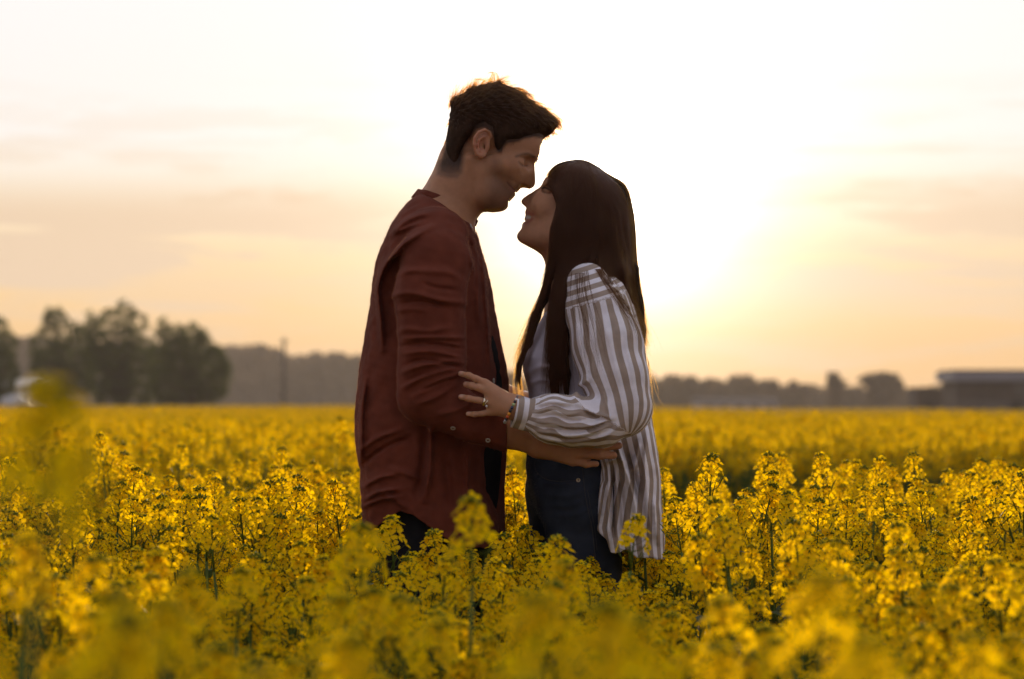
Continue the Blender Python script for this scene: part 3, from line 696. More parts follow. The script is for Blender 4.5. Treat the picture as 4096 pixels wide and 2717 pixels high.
# ------------------------------------------------------------------ man: body
M_PROF = [(2175, 556), (2165, 579), (2159, 600), (2158, 618), (2153, 633), (2142, 651), (2138, 664), (2138.6, 684), (2140.6, 704), (2141.4, 725), (2140, 740),
          (2133, 749), (2120, 753), (2111, 750), (2100, 746), (2089, 745), (2082, 747), (2074, 757), (2068, 762), (2061, 764.5), (2063, 771), (2060, 778), (2049, 790),
          (2038, 800), (2034.7, 809), (2033.5, 819), (2028, 829), (2020, 836), (2008, 841), (1987, 844), (1969, 846), (1949, 845.5), (1931, 846), (1924, 850), (1913, 861), (1898, 876), (1885, 895)]
M_PROFX = XZ(M_PROF + [(1870, 1000), (1600, 1000), (1650, 800), (1700, 600), (1740, 300), (2170, 300), (2178, 520)])
def man_head(F):
    yy = 0.0
    F.ell(P(1984, 513), (0.098, 0.076, 0.080), rotmat(0, 14, 0), k=0)
    F.ell(P(2060, 640), (0.052, 0.062, 0.075), rotmat(0, 12, 0), k=0.03)
    F.ell(P(2020, 720), (0.060, 0.056, 0.066), rotmat(0, 30, 0), k=0.03)
    F.ell(P(2130, 590), (0.020, 0.050, 0.036), rotmat(0, 10, 0), k=0.03)
    for s in (-1, 1):
        F.chain([P(1930, 700, s * 0.058), P(1945, 772, s * 0.048), P(1990, 815, s * 0.024)], [0.022, 0.026, 0.022], k=0.03)
        F.ell(P(2052, 690, s * 0.046), (0.026, 0.016, 0.022), rotmat(0, 30, 0), k=0.02)
        F.ell(P(1995, 655, s * 0.066), (0.040, 0.012, 0.016), rotmat(0, 5, 0), k=0.025)
    F.ell(P(1985, 782), (0.048, 0.044, 0.030), rotmat(0, 10, 0), k=0.02)
    F.ell(P(2044, 762), (0.020, 0.027, 0.032), rotmat(0, 30, 0), k=0.015)
    F.ell(P(2014, 815), (0.017, 0.021, 0.016), rotmat(0, 20, 0), k=0.012)
    F.ell(P(2140, 622), (0.011, 0.040, 0.013), k=0.012)
    # nose
    F.chain([P(2128, 655), P(2126, 690), P(2122, 731)], [0.0065, 0.0085, 0.0112], k=0.008)
    F.chain([P(2106, 690), P(2098, 728)], [0.012, 0.0125], k=0.012)
    for s in (-1, 1):
        F.ell(P(2101, 733, s * 0.0115), (0.010, 0.0065, 0.0085), rotmat(0, 25, 0), k=0.004)
        F.ell(P(2104, 748, s * 0.006), (0.006, 0.003, 0.003), k=0.003, mode='sub')
        F.ell(P(2114, 653, s * 0.043), (0.013, 0.013, 0.010), k=0.014, mode='sub')
        F.ell(P(2096, 650, s * 0.0320), (0.0145, 0.0130, 0.0120), rotmat(0, 35, 0), k=0.012)
        # lips
    F.ell(P(2062, 757), (0.007, 0.020, 0.0055), rotmat(0, 45, 0), k=0.006)
    F.ell(P(2053, 775), (0.006, 0.018, 0.0060), rotmat(0, 40, 0), k=0.006)
    # neck
    F.chain([P(1885, 690), P(1832, 780), P(1785, 865), P(1745, 950)], [0.058, 0.061, 0.060, 0.064], k=0.025)
    for s in (-1, 1): F.chain([P(1880, 640, s * 0.062), P(1880, 800, s * 0.040), P(1880, 900, s * 0.018)], [0.012, 0.013, 0.012], k=0.02)
    F.chain([P(1864, 590), P(1846, 655), P(1826, 740)], [0.045, 0.047, 0.056], k=0.02)
    F.ell(P(1922, 848), (0.012, 0.012, 0.016), k=0.02)
    # silhouette in the mid plane, and detail relief
    m = np.nonzero((F.p[:, 2] > P(0, 1040)[2]) & (F.p[:, 2] < P(0, 520)[2]) & (F.p[:, 0] > P(1860, 0)[0]))[0]
    if len(m):
        q = F.p[m]; d2 = poly_sdf(q[:, 0], q[:, 2], M_PROFX)
        thin = smax(np.maximum(d2, -0.012 - d2), np.abs(q[:, 1]) - 0.006, 0.004) + np.clip((q[:, 2] - P(0, 618)[2]) / 0.01, 0, 3) * 0.01 + np.clip((P(0, 872)[2] - q[:, 2]) / 0.01, 0, 3) * 0.01
        v = smax(smin(F.d[m], thin, 0.006), d2, 0.003)
        st = [([(2029, 729), (2036, 738), (2048, 752), (2063, 765)], 3.5, -0.0019),
              ([(2088, 742), (2070, 736), (2045, 722), (2030, 722)], 9, -0.0011),
              ([(2074, 645), (2084, 658), (2100, 664), (2110, 660)], 3.0, -0.0016),
              ([(2074, 634), (2092, 630), (2112, 640)], 4.0, -0.0012),
              ([(2076, 658), (2088, 672), (2090, 690)], 7, -0.0016),
              ([(2064, 628), (2084, 619), (2112, 616), (2136, 628)], 8, 0.0020)]
        F.d[m] = v - folds(q, st, -0.002, 0.006)
    # ears
    for s in (-1, 1):
        def E(a, b, y): return P(a, b, s * y)
        F.ell(E(1930, 575, 0.079), (0.017, 0.0065, 0.028), rotmat(0, 8, 8 * s), k=0.006)
        F.chain([E(1950, 566, 0.079), E(1963, 545, 0.083), E(1957, 529, 0.087), E(1938, 520, 0.091), E(1915, 530, 0.095), E(1899, 552, 0.097), E(1896, 578, 0.097),
                 E(1900, 600, 0.094), E(1909, 618, 0.090)], [0.003, 0.0034, 0.0036, 0.0037, 0.0037, 0.0036, 0.0034, 0.0034, 0.004], k=0.0022)
        F.chain([E(1909, 618, 0.090), E(1922, 625, 0.087), E(1936, 621, 0.083)], [0.0045, 0.0058, 0.005], k=0.004)
        F.chain([E(1950, 545, 0.083), E(1930, 548, 0.088), E(1915, 562, 0.091), E(1911, 582, 0.091), E(1917, 600, 0.090), E(1930, 608, 0.086)], [0.0026, 0.003, 0.0034, 0.0034, 0.003, 0.003], k=0.003)
        F.ell(E(1932, 580, 0.089), (0.0085, 0.008, 0.0125), rotmat(0, 15, 0), k=0.003, mode='sub')
        F.ell(E(1940, 590, 0.080), (0.003, 0.010, 0.006), k=0.002, mode='sub')
        F.ell(E(1948, 588, 0.081), (0.0045, 0.0045, 0.007), rotmat(0, 10, 0), k=0.003)
def limb(F, pts, rs, k=0.012): F.chain([P(*q) for q in pts], rs, k=k)
def finger(F, pts, r0, r1, k=0.004):
    n = len(pts); rs = [r0 + (r1 - r0) * i / (n - 1) for i in range(n)]
    F.chain([P(*q) for q in pts], rs, k=k)
    F.ell(P(*pts[n // 2]), (rs[n // 2] * 1.06,) * 3, k=0.003)
M_HAND = [([(2318, 1766, -0.226), (2400, 1757, -0.228), (2462, 1748, -0.218)], 0.0092, 0.0075),
          ([(2325, 1790, -0.231), (2402, 1790, -0.236), (2476, 1783, -0.226)], 0.0094, 0.0076),
          ([(2312, 1817, -0.231), (2396, 1821, -0.237), (2454, 1822, -0.228)], 0.0093, 0.0080),
          ([(2290, 1846, -0.226), (2346, 1857, -0.231), (2384, 1856, -0.225)], 0.0082, 0.0068),
          ([(2180, 1740, -0.222), (2255, 1712, -0.226), (2325, 1700, -0.22)], 0.0105, 0.0085)]
def hand_palm(F, wr, kn, r0, ax):
    """palm: flattened cones from the wrist to each knuckle"""
    for q in kn: F.cone(P(*wr), P(*q), r0, ax or 0.0105, k=0.012)
def man_body(p):
    F = Field(p)
    man_head(F)
    F.ell(P(1745, 1250), (0.105, 0.145, 0.26), k=0.04)
    F.ell(P(1735, 1560), (0.105, 0.125, 0.20), k=0.04)
    F.ell(P(1735, 1800), (0.108, 0.120, 0.13), k=0.03)
    for s in (-1, 1):
        F.cone(P(1770, 930, s * 0.04), P(1765, 985, s * 0.165), 0.055, 0.052, k=0.03)
        limb(F, [(1765, 1000, s * 0.185), (1715, 1300, s * 0.215), (1700, 1575, s * 0.228)], [0.052, 0.046, 0.042])
        limb(F, [(1700, 1575, s * 0.228), (1830, 1632, s * 0.235), (2030, 1728, s * 0.226), (2150, 1770, s * 0.216)], [0.040, 0.036, 0.0325, 0.0275])
        kn = [(a[0][0][0], a[0][0][1], -s * a[0][0][2]) for a in M_HAND[:4]]
        hand_palm(F, (2160, 1775, s * 0.216), kn, 0.026, None)
        for pts, r0, r1 in M_HAND: finger(F, [(a, b, -s * y) for a, b, y in pts], r0, r1)
        # legs (metres): the near leg a little behind the far one
        hx = -0.185 if s < 0 else -0.125
        F.chain([(hx + 0.005, s * 0.070, 0.90), (hx + 0.01, s * 0.09, 0.48), (hx - 0.03, s * 0.10, 0.09)], [0.078, 0.056, 0.04], k=0.03)
        F.chain([(hx - 0.06, s * 0.10, 0.045), (hx + 0.05, s * 0.105, 0.05), (hx + 0.17, s * 0.12, 0.034)], [0.036, 0.04, 0.03], k=0.02)
    return F.d

def skin_color(co, base, dark):
    c = np.tile(np.array(base, np.float32), (len(co), 1))
    return c
def blend(c, m, col):
    m = np.clip(m, 0, 1)[:, None]; c[:] = c * (1 - m) + np.array(col, np.float32) * m
def near_line(co, pts, w, ymax=0.0):
    px, py = to_px(co)
    d = seg_dist2d(px, py, [tuple(q) for q in smooth_curve(pts, 3)])
    return np.exp(-(d / w) ** 2) * (np.abs(co[:, 1]) > ymax)

M_OUT = [(1757, 664), (1769, 618), (1782, 574), (1784, 542), (1788, 493), (1795, 449), (1794, 425), (1797, 408), (1806, 394), (1816, 385), (1836, 379), (1854, 370), (1866, 355), (1884, 346), (1929, 337), (1953, 331),
         (1989, 323), (2005, 322), (2020, 336), (2043, 343), (2061, 348), (2072, 359), (2090, 366), (2105, 380), (2124, 393), (2143, 405), (2159, 421), (2185, 433), (2209, 457), (2231, 475), (2243, 490),
         (2240, 508), (2224, 524), (2207, 540), (2184, 551), (2172, 558)]
M_LINE = [(2140, 552), (2100, 558), (2075, 571), (2032, 578), (2015, 598), (2003, 616), (1988, 614), (1976, 590), (1971, 560), (1962, 532), (1936, 514), (1908, 522), (1892, 545), (1876, 562), (1862, 580), (1853, 610), (1848, 650), (1838, 690), (1800, 700), (1762, 690)]
man = thing('person', 'dark-haired man in an open rust-red linen shirt leaning his head down towards the woman', 'person', (-0.16, 0, 0), group='embracing couple')
man['label'] = 'dark-haired person in an open rust-red linen shirt bending their head down to the other'
man_off = Vector((0.16, 0, 0))
def child(name, me, parent, mats):
    o = add_obj(name, me, parent, mats)
    r = parent
    off = Vector((0, 0, 0))
    while r is not None: off += Vector(r.location); r = r.parent
    o.location = -off                                   # meshes are modelled in world coordinates
    return o
me = mesh_sdf('body', man_body, (-0.36, -0.33, -0.01), (0.28, 0.33, 1.82), 0.0027)
smooth_mesh(me, 1, 0.4)
co = mesh_co(me); px, py = to_px(co)
c = skin_color(co, (0.37, 0.180, 0.092), None)
jaw = poly_sdf(px, py, [(1975, 615), (1990, 640), (2010, 700), (2035, 715), (2050, 735), (2085, 752), (2070, 800), (2030, 850), (1925, 850), (1935, 790), (1958, 700), (1966, 640)])
blend(c, np.clip(0.45 - jaw / 60, 0, 1) * 0.70 * (co[:, 2] > 1.2), (0.15, 0.080, 0.050))          # stubble
nape = poly_sdf(px, py, [(1750, 650), (1860, 600), (1850, 690), (1830, 715), (1790, 712), (1745, 700)])
blend(c, np.clip(0.5 - nape / 16, 0, 1) * 0.6 * (co[:, 2] > 1.2), (0.08, 0.045, 0.03))
hd = co[:, 2] > 1.4
blend(c, near_line(co, [(2064, 627), (2084, 619), (2112, 616), (2138, 629)], 6) * 0.6 * hd, (0.05, 0.028, 0.018))   # eyebrow
blend(c, near_line(co, [(2074, 648), (2084, 660), (2098, 666), (2109, 662)], 2.6) * 0.5 * hd, (0.03, 0.016, 0.012))      # lashes
blend(c, near_line(co, [(2030, 731), (2046, 750), (2062, 765)], 2.5) * 0.8 * hd, (0.10, 0.04, 0.03))
lip = near_line(co, [(2042, 750), (2056, 768)], 7) * hd
blend(c, lip * 0.4, (0.30, 0.11, 0.08))
ear = np.exp(-(((px - 1925) / 45) ** 2 + ((py - 575) / 62) ** 2)) * (np.abs(co[:, 1]) > 0.082) * hd
blend(c, ear * 0.6, (0.46, 0.20, 0.13))
scalp = poly_sdf(px, py, M_OUT + M_LINE)
blend(c, np.clip(-scalp / 9, 0, 1) * np.clip((715 - py) / 60, 0, 1) * 0.92 * hd, (0.045, 0.026, 0.017))                     # cropped hair shows dark at the temples and nape
set_color(me, 'col', c)
child('body', me, man, [skin_m])

# ------------------------------------------------------------------ man: shirt
MR_Z, MR_X, _ = rows([
    (765, 1668, 1700, 1700), (791, 1657, 1772, 1772), (816, 1628, 1800, 1800), (856, 1596, 1842, 1842), (901, 1565, 1892, 1888), (945, 1547, 1912, 1902), (1008, 1520, 1928, 1918),
    (1057, 1503, 1944, 1932), (1111, 1494, 1957, 1943), (1169, 1487, 1970, 1951), (1236, 1480, 1979, 1958), (1303, 1467, 1993, 1966), (1387, 1454, 2008, 1976), (1457, 1440, 2025, 1990),
    (1515, 1434, 2034, 1998), (1601, 1426, 2037, 1998), (1658, 1420, 2036, 1990), (1744, 1420, 2031, 1975), (1813, 1429, 2027, 1968), (1876, 1443, 2023, 1965), (1945, 1443, 2018, 1967),
    (2003, 1449, 2018, 1985), (2048, 1452, 2019, 1996), (2120, 1455, 2020, 2000), (2260, 1460, 2020, 2003)])
MW_Z = CAMZ + (HORY - np.array([2260, 1900, 1600, 1300, 1057, 1000, 945, 901, 856, 816, 791, 765.])) / 1840
MW = np.array([0.195, 0.19, 0.178, 0.172, 0.178, 0.178, 0.172, 0.158, 0.132, 0.10, 0.078, 0.055])
M_FOLDS = [  # (stroke on the photo, width px, height m)
    ([(1578, 1111), (1632, 1084), (1712, 1084), (1802, 1093), (1846, 1120)], 13, 0.005),
    ([(1556, 1191), (1614, 1173), (1677, 1178), (1757, 1200), (1860, 1213)], 12, 0.007),
    ([(1583, 1245), (1650, 1236), (1712, 1245)], 10, 0.004),
    ([(1588, 1338), (1632, 1316), (1712, 1325), (1800, 1310)], 12, 0.005),
    ([(1614, 1354), (1712, 1350), (1860, 1352)], 8, 0.006),
    ([(1612, 1417), (1720, 1406), (1859, 1434)], 10, 0.006), ([(1607, 1492), (1687, 1463), (1802, 1446), (1859, 1452)], 10, 0.007),
    ([(1609, 1555), (1675, 1515), (1744, 1486), (1836, 1475)], 11, 0.007), ([(1647, 1595), (1721, 1543), (1802, 1509), (1848, 1498)], 11, 0.006),
    ([(1660, 1620), (1740, 1590), (1820, 1540)], 12, 0.005), ([(1740, 1660), (1830, 1640), (1900, 1600)], 12, 0.004),
    ([(1690, 1130), (1740, 1150), (1830, 1160)], 9, -0.004), ([(1600, 1215), (1680, 1205), (1790, 1230)], 8, -0.005), ([(1600, 1385), (1700, 1375), (1850, 1395)], 8, -0.006),
    ([(1620, 1460), (1700, 1440), (1840, 1470)], 8, -0.006), ([(1630, 1525), (1700, 1495), (1790, 1470)], 8, -0.006), ([(1670, 1570), (1760, 1530), (1830, 1510)], 8, -0.006),
    ([(1730, 905), (1668, 941), (1614, 977), (1570, 1021), (1534, 1070), (1512, 1146), (1512, 1190), (1525, 1303), (1530, 1400)], 11, 0.009),
    ([(1566, 940), (1614, 892), (1677, 861), (1730, 858)], 12, 0.006), ([(1600, 1000), (1560, 1040), (1540, 1085)], 9, 0.005), ([(1590, 930), (1640, 905), (1690, 890)], 8, 0.004),
    ([(1620, 1010), (1580, 1090), (1560, 1250), (1575, 1420)], 30, -0.006),
    ([(1463, 1515), (1449, 1630), (1446, 1744), (1443, 1859)], 10, 0.007), ([(1480, 1440), (1485, 1560), (1470, 1640)], 18, -0.002),
    ([(1446, 1796), (1515, 1750), (1600, 1721)], 10, 0.005), ([(1460, 1850), (1540, 1790), (1640, 1750)], 9, -0.005), ([(1452, 2003), (1515, 1968), (1601, 1957)], 9, 0.006),
    ([(1452, 2026), (1526, 1997), (1601, 1991)], 8, 0.006), ([(1450, 1950), (1520, 1910), (1590, 1900)], 9, 0.005), ([(1560, 1880), (1640, 1900), (1700, 1930)], 12, 0.004),
    ([(1724, 1698), (1721, 1859), (1710, 1945), (1698, 2003)], 11, 0.008), ([(1700, 1720), (1690, 1860), (1670, 1980)], 16, -0.007), ([(1868, 1790), (1870, 1900), (1866, 2050)], 10, 0.005),
    ([(1780, 1810), (1790, 1930), (1800, 2050)], 20, -0.006), ([(1925, 1000), (1935, 1100), (1950, 1300), (1962, 1480)], 7, 0.004), ([(1880, 1000), (1905, 1120), (1915, 1300)], 12, 0.005),
    ([(1870, 940), (1898, 1050), (1905, 1180)], 8, -0.004), ([(1640, 2040), (1560, 1990), (1500, 1960)], 10, 0.004)]
def man_shirt(p):
    z = p[:, 2]
    xb = np.interp(z, MR_Z, MR_X[:, 0]); xff = np.interp(z, MR_Z, MR_X[:, 1]); xfn = np.interp(z, MR_Z, MR_X[:, 2])
    t = np.clip((p[:, 1] + 0.055) / 0.05, 0, 1); xf = xfn + (xff - xfn) * t
    W = np.interp(z, MW_Z, MW)
    d = slab(p, z, xb, xf, W, 2.3)
    top = P(0, 772)[2] - (p[:, 0] - P(1668, 0)[0]) * 0.55       # falls away towards the throat
    d = smax(d, (z - top) * 0.8, 0.006)
    F = Field(p); F.d = np.minimum(d, 0.3).astype(np.float32)
    for s in (-1, 1):
        limb(F, [(1752, 955, s * 0.135), (1738, 1050, s * 0.19), (1714, 1180, s * 0.212), (1722, 1300, s * 0.220), (1726, 1400, s * 0.226), (1724, 1500, s * 0.230), (1716, 1578, s * 0.232)],
             [0.066, 0.074, 0.077, 0.071, 0.070, 0.069, 0.064], k=0.012)
        limb(F, [(1716, 1578, s * 0.232), (1790, 1625, s * 0.236), (1900, 1683, s * 0.234), (2035, 1734, s * 0.226)], [0.064, 0.052, 0.044, 0.0395], k=0.014)
    F.d -= 1.45 * folds(p, M_FOLDS, -0.02, 0.03)
    F.d += 0.0010 * vnoise(p, 60, 3) * (np.abs(p[:, 1]) > 0.02) + 0.0006 * vnoise(p, 150, 5)
    return F.d
linen_m = principled('rust_linen', (0.160, 0.042, 0.024), rough=0.9, noise=0.16, scale=30, bump=0.5, bscale=650, spec=0.08, sheen=0.04, transl=0.14)
me = mesh_sdf('shirt', man_shirt, (-0.38, -0.34, 0.70), (0.06, 0.34, 1.56), 0.0030)
co = mesh_co(me); px, py = to_px(co)
hx = [1380, 1440, 1515, 1560, 1600, 1650, 1700, 1770, 1850, 2100]; hy = [2170, 2150, 2105, 2070, 2048, 2064, 2100, 2150, 2195, 2195]
cut = (py > np.interp(px, hx, hy)) | ((px > 2028) & (np.abs(co[:, 1]) > 0.17))
nk = np.linalg.norm((co - A3(P(1815, 800))) / np.array([0.055, 0.06, 0.08]), axis=1) < 1.0
cut_verts(me, cut | nk)
shirt = child('shirt', me, man, [linen_m])
sm = shirt.modifiers.new('cloth', 'SOLIDIFY'); sm.thickness = 0.0022; sm.offset = -1
# band collar
cpts = []
for a in np.linspace(0, 2 * math.pi, 49)[:-1]:
    u = 0.5 - 0.5 * math.cos(a)                       # 0 nape, 1 throat
    q = P(1668 + (1893 - 1668) * u, 782 + 30 * u + 82 * u ** 1.8, 0)
    cpts.append(Vector((q[0], 0.071 * math.sin(a) * (1.0 - 0.28 * u), q[2])))
V = []; Fc = []
n = len(cpts); nrm = Vector((0.50, 0, 0.87))
ctr = sum(cpts, Vector()) / n
for i, q in enumerate(cpts):
    t = (cpts[(i + 1) % n] - cpts[i - 1]).normalized(); out = (q - ctr); out = (out - out.dot(nrm) * nrm).normalized()
    wob = 0.0012 * math.sin(i * 1.7)
    for (o_, h) in ((0.009, -0.010), (0.0060 + wob, 0.0105), (0.0030 + wob, 0.011), (0.004, -0.010)):
        V.append(q + out * o_ + nrm * h)
    for k in range(4):
        if i == 24: continue
        Fc.append((i * 4 + k, i * 4 + (k + 1) % 4, ((i + 1) % n) * 4 + (k + 1) % 4, ((i + 1) % n) * 4 + k))
child('collar', mesh_np('collar', V, [f[::-1] for f in Fc]), shirt, [linen_m])
# buttons
pearl_m = principled('button_pearl', (0.36, 0.30, 0.25), rough=0.35, spec=0.5)
def button_mesh(r):
    bm = bmesh.new()
    rings = [(r * 0.35, 0.0006), (r * 0.62, 0.0007), (r * 0.72, 0.0016), (r * 0.95, 0.0016), (r, 0.0008), (r, 0.0)]
    prev = None
    for rr, h in rings:
        cur = [bm.verts.new((rr * math.cos(w), -h, rr * math.sin(w))) for w in np.linspace(0, 2 * math.pi, 17)[:-1]]
        if prev:
            for i in range(16): bm.faces.new((prev[i], prev[(i + 1) % 16], cur[(i + 1) % 16], cur[i]))
        prev = cur
    me = bpy.data.meshes.new('button'); bm.to_mesh(me); bm.free()
    me.polygons.foreach_set('use_smooth', [True] * len(me.polygons)); return me
btn = button_mesh(0.0054)
def surf_y(obj_mesh_bvh, px, py):
    """first hit on a mesh along the viewing line through a photo pixel (used to seat buttons, seams, jewellery)"""
    o = Vector((0, -CAMD, CAMZ)); d = (Vector(P(px, py, 0)) - o).normalized()
    h = obj_mesh_bvh.ray_cast(o, d)
    return h[0], h[1]
from mathutils.bvhtree import BVHTree
def bvh_of(me): 
    return BVHTree.FromPolygons(mesh_co(me).tolist(), [p.vertices[:] for p in me.polygons])
sb = bvh_of(shirt.data)
for (bx, by, tilt) in ((1972, 1523, 0), (1952, 1885, 0), (1812, 1711, 0), (1952, 1760, 0), (1882, 906, 0)):
    h, nn = surf_y(sb, bx, by)
    if h is None: continue
    if nn.y > 0: nn = -nn
    o = add_obj('button', btn, shirt, [pearl_m]); o.location = h + nn * 0.0012
    o.rotation_euler = Vector((0, -1, 0)).rotation_difference(nn).to_euler()
# black T-shirt under the open shirt
def man_tee(p):
    z = p[:, 2]
    xb = np.interp(z, MR_Z, MR_X[:, 0]) + 0.022; xf = np.interp(z, MR_Z, MR_X[:, 1]) - 0.010
    d = slab(p, z, xb, xf, np.interp(z, MW_Z, MW) * 0.72, 2.2)
    d = smax(d, (z - P(0, 905)[2]), 0.01)
    d = smax(d, P(0, 2110)[2] - z, 0.004)
    return d + 0.0012 * vnoise(p, 40, 9)
black_m = principled('black_cotton', (0.012, 0.011, 0.012), rough=0.9, noise=0.1, bump=0.3, bscale=500, spec=0.1)
me = mesh_sdf('undershirt', man_tee, (-0.34, -0.2, 0.75), (0.0, 0.2, 1.50), 0.004)
child('undershirt', me, man, [black_m])
# trousers and shoes
def man_trousers(p):
    F = Field(p)
    F.ell(P(1735, 1900), (0.128, 0.140, 0.15), k=0.03)
    for s in (-1, 1):
        hx = -0.190 if s < 0 else -0.125
        F.chain([(hx + 0.005, s * 0.072, 0.90), (hx + 0.01, s * 0.09, 0.48), (hx - 0.03, s * 0.10, 0.07)], [0.096, 0.075, 0.062], k=0.03)
    F.d = smax(F.d, 0.06 - p[:, 2], 0.002)
    F.d = smax(F.d, p[:, 2] - P(0, 1760)[2], 0.002)
    F.d += 0.0016 * vnoise(p, 35, 12)
    return F.d
jean_black = principled('black_denim', (0.010, 0.010, 0.012), rough=0.85, noise=0.15, bump=0.3, bscale=700, spec=0.15)
me = mesh_sdf('trousers', man_trousers, (-0.40, -0.26, 0.03), (0.06, 0.26, 1.05), 0.005)
child('trousers', me, man, [jean_black])
def shoe(p, hx, s):
    F = Field(p)
    F.chain([(hx - 0.06, s * 0.10, 0.055), (hx + 0.05, s * 0.105, 0.055), (hx + 0.18, s * 0.12, 0.042)], [0.046, 0.048, 0.040], k=0.02)
    F.cone((hx - 0.05, s * 0.10, 0.06), (hx - 0.04, s * 0.10, 0.12), 0.046, 0.05, k=0.02)
    F.d = smax(F.d, 0.004 - p[:, 2], 0.002); F.d = smax(F.d, p[:, 2] - 0.11, 0.002)
    return F.d
shoe_m = principled('shoe_leather', (0.03, 0.025, 0.022), rough=0.5)
for s in (-1, 1):
    hx = -0.190 if s < 0 else -0.125
    me = mesh_sdf('shoe', lambda p: shoe(p, hx, s), (hx - 0.14, s * 0.1 - 0.08, -0.01), (hx + 0.26, s * 0.1 + 0.09, 0.13), 0.005)
    child('shoe', me, man, [shoe_m])

# ------------------------------------------------------------------ woman: body
W_PROF = [(2182, 716), (2173, 729), (2166, 745), (2158, 755), (2142, 763), (2126, 771.5), (2109, 781), (2095, 791), (2086.5, 799.6), (2083.7, 805), (2086, 813.6), (2092, 820), (2102, 826), (2106, 831),
          (2105.5, 837), (2101, 844), (2100, 851), (2103, 858), (2100.5, 864), (2096, 878), (2097, 881), (2105, 882), (2103, 886), (2092, 891), (2088, 896), (2086.5, 914), (2081, 923), (2071, 934), (2067.4, 943),
          (2068, 951), (2074, 962), (2082, 969), (2100, 978), (2123, 992), (2145, 1006), (2165, 1021), (2176, 1038), (2185, 1058), (2190, 1090)]
W_PROFX = XZ(W_PROF + [(2200, 1200), (2560, 1200), (2560, 656), (2320, 656), (2275, 668), (2240, 690), (2214, 716)])
W_HAND = [([(1940, 1531, -0.306), (1905, 1515, -0.306), (1874, 1502, -0.297), (1842, 1495, -0.284)], 0.0072, 0.0058),
          ([(1946, 1565, -0.309), (1916, 1553, -0.311), (1886, 1543, -0.303), (1864, 1538, -0.288)], 0.0074, 0.0066),
          ([(1946, 1608, -0.308), (1914, 1602, -0.311), (1876, 1595, -0.306), (1844, 1588, -0.294)], 0.0072, 0.0062),
          ([(1960, 1648, -0.303), (1930, 1655, -0.303), (1898, 1658, -0.298), (1872, 1656, -0.290)], 0.0064, 0.0052),
          ([(2012, 1606, -0.296), (1990, 1588, -0.272), (1972, 1576, -0.255)], 0.0085, 0.007)]
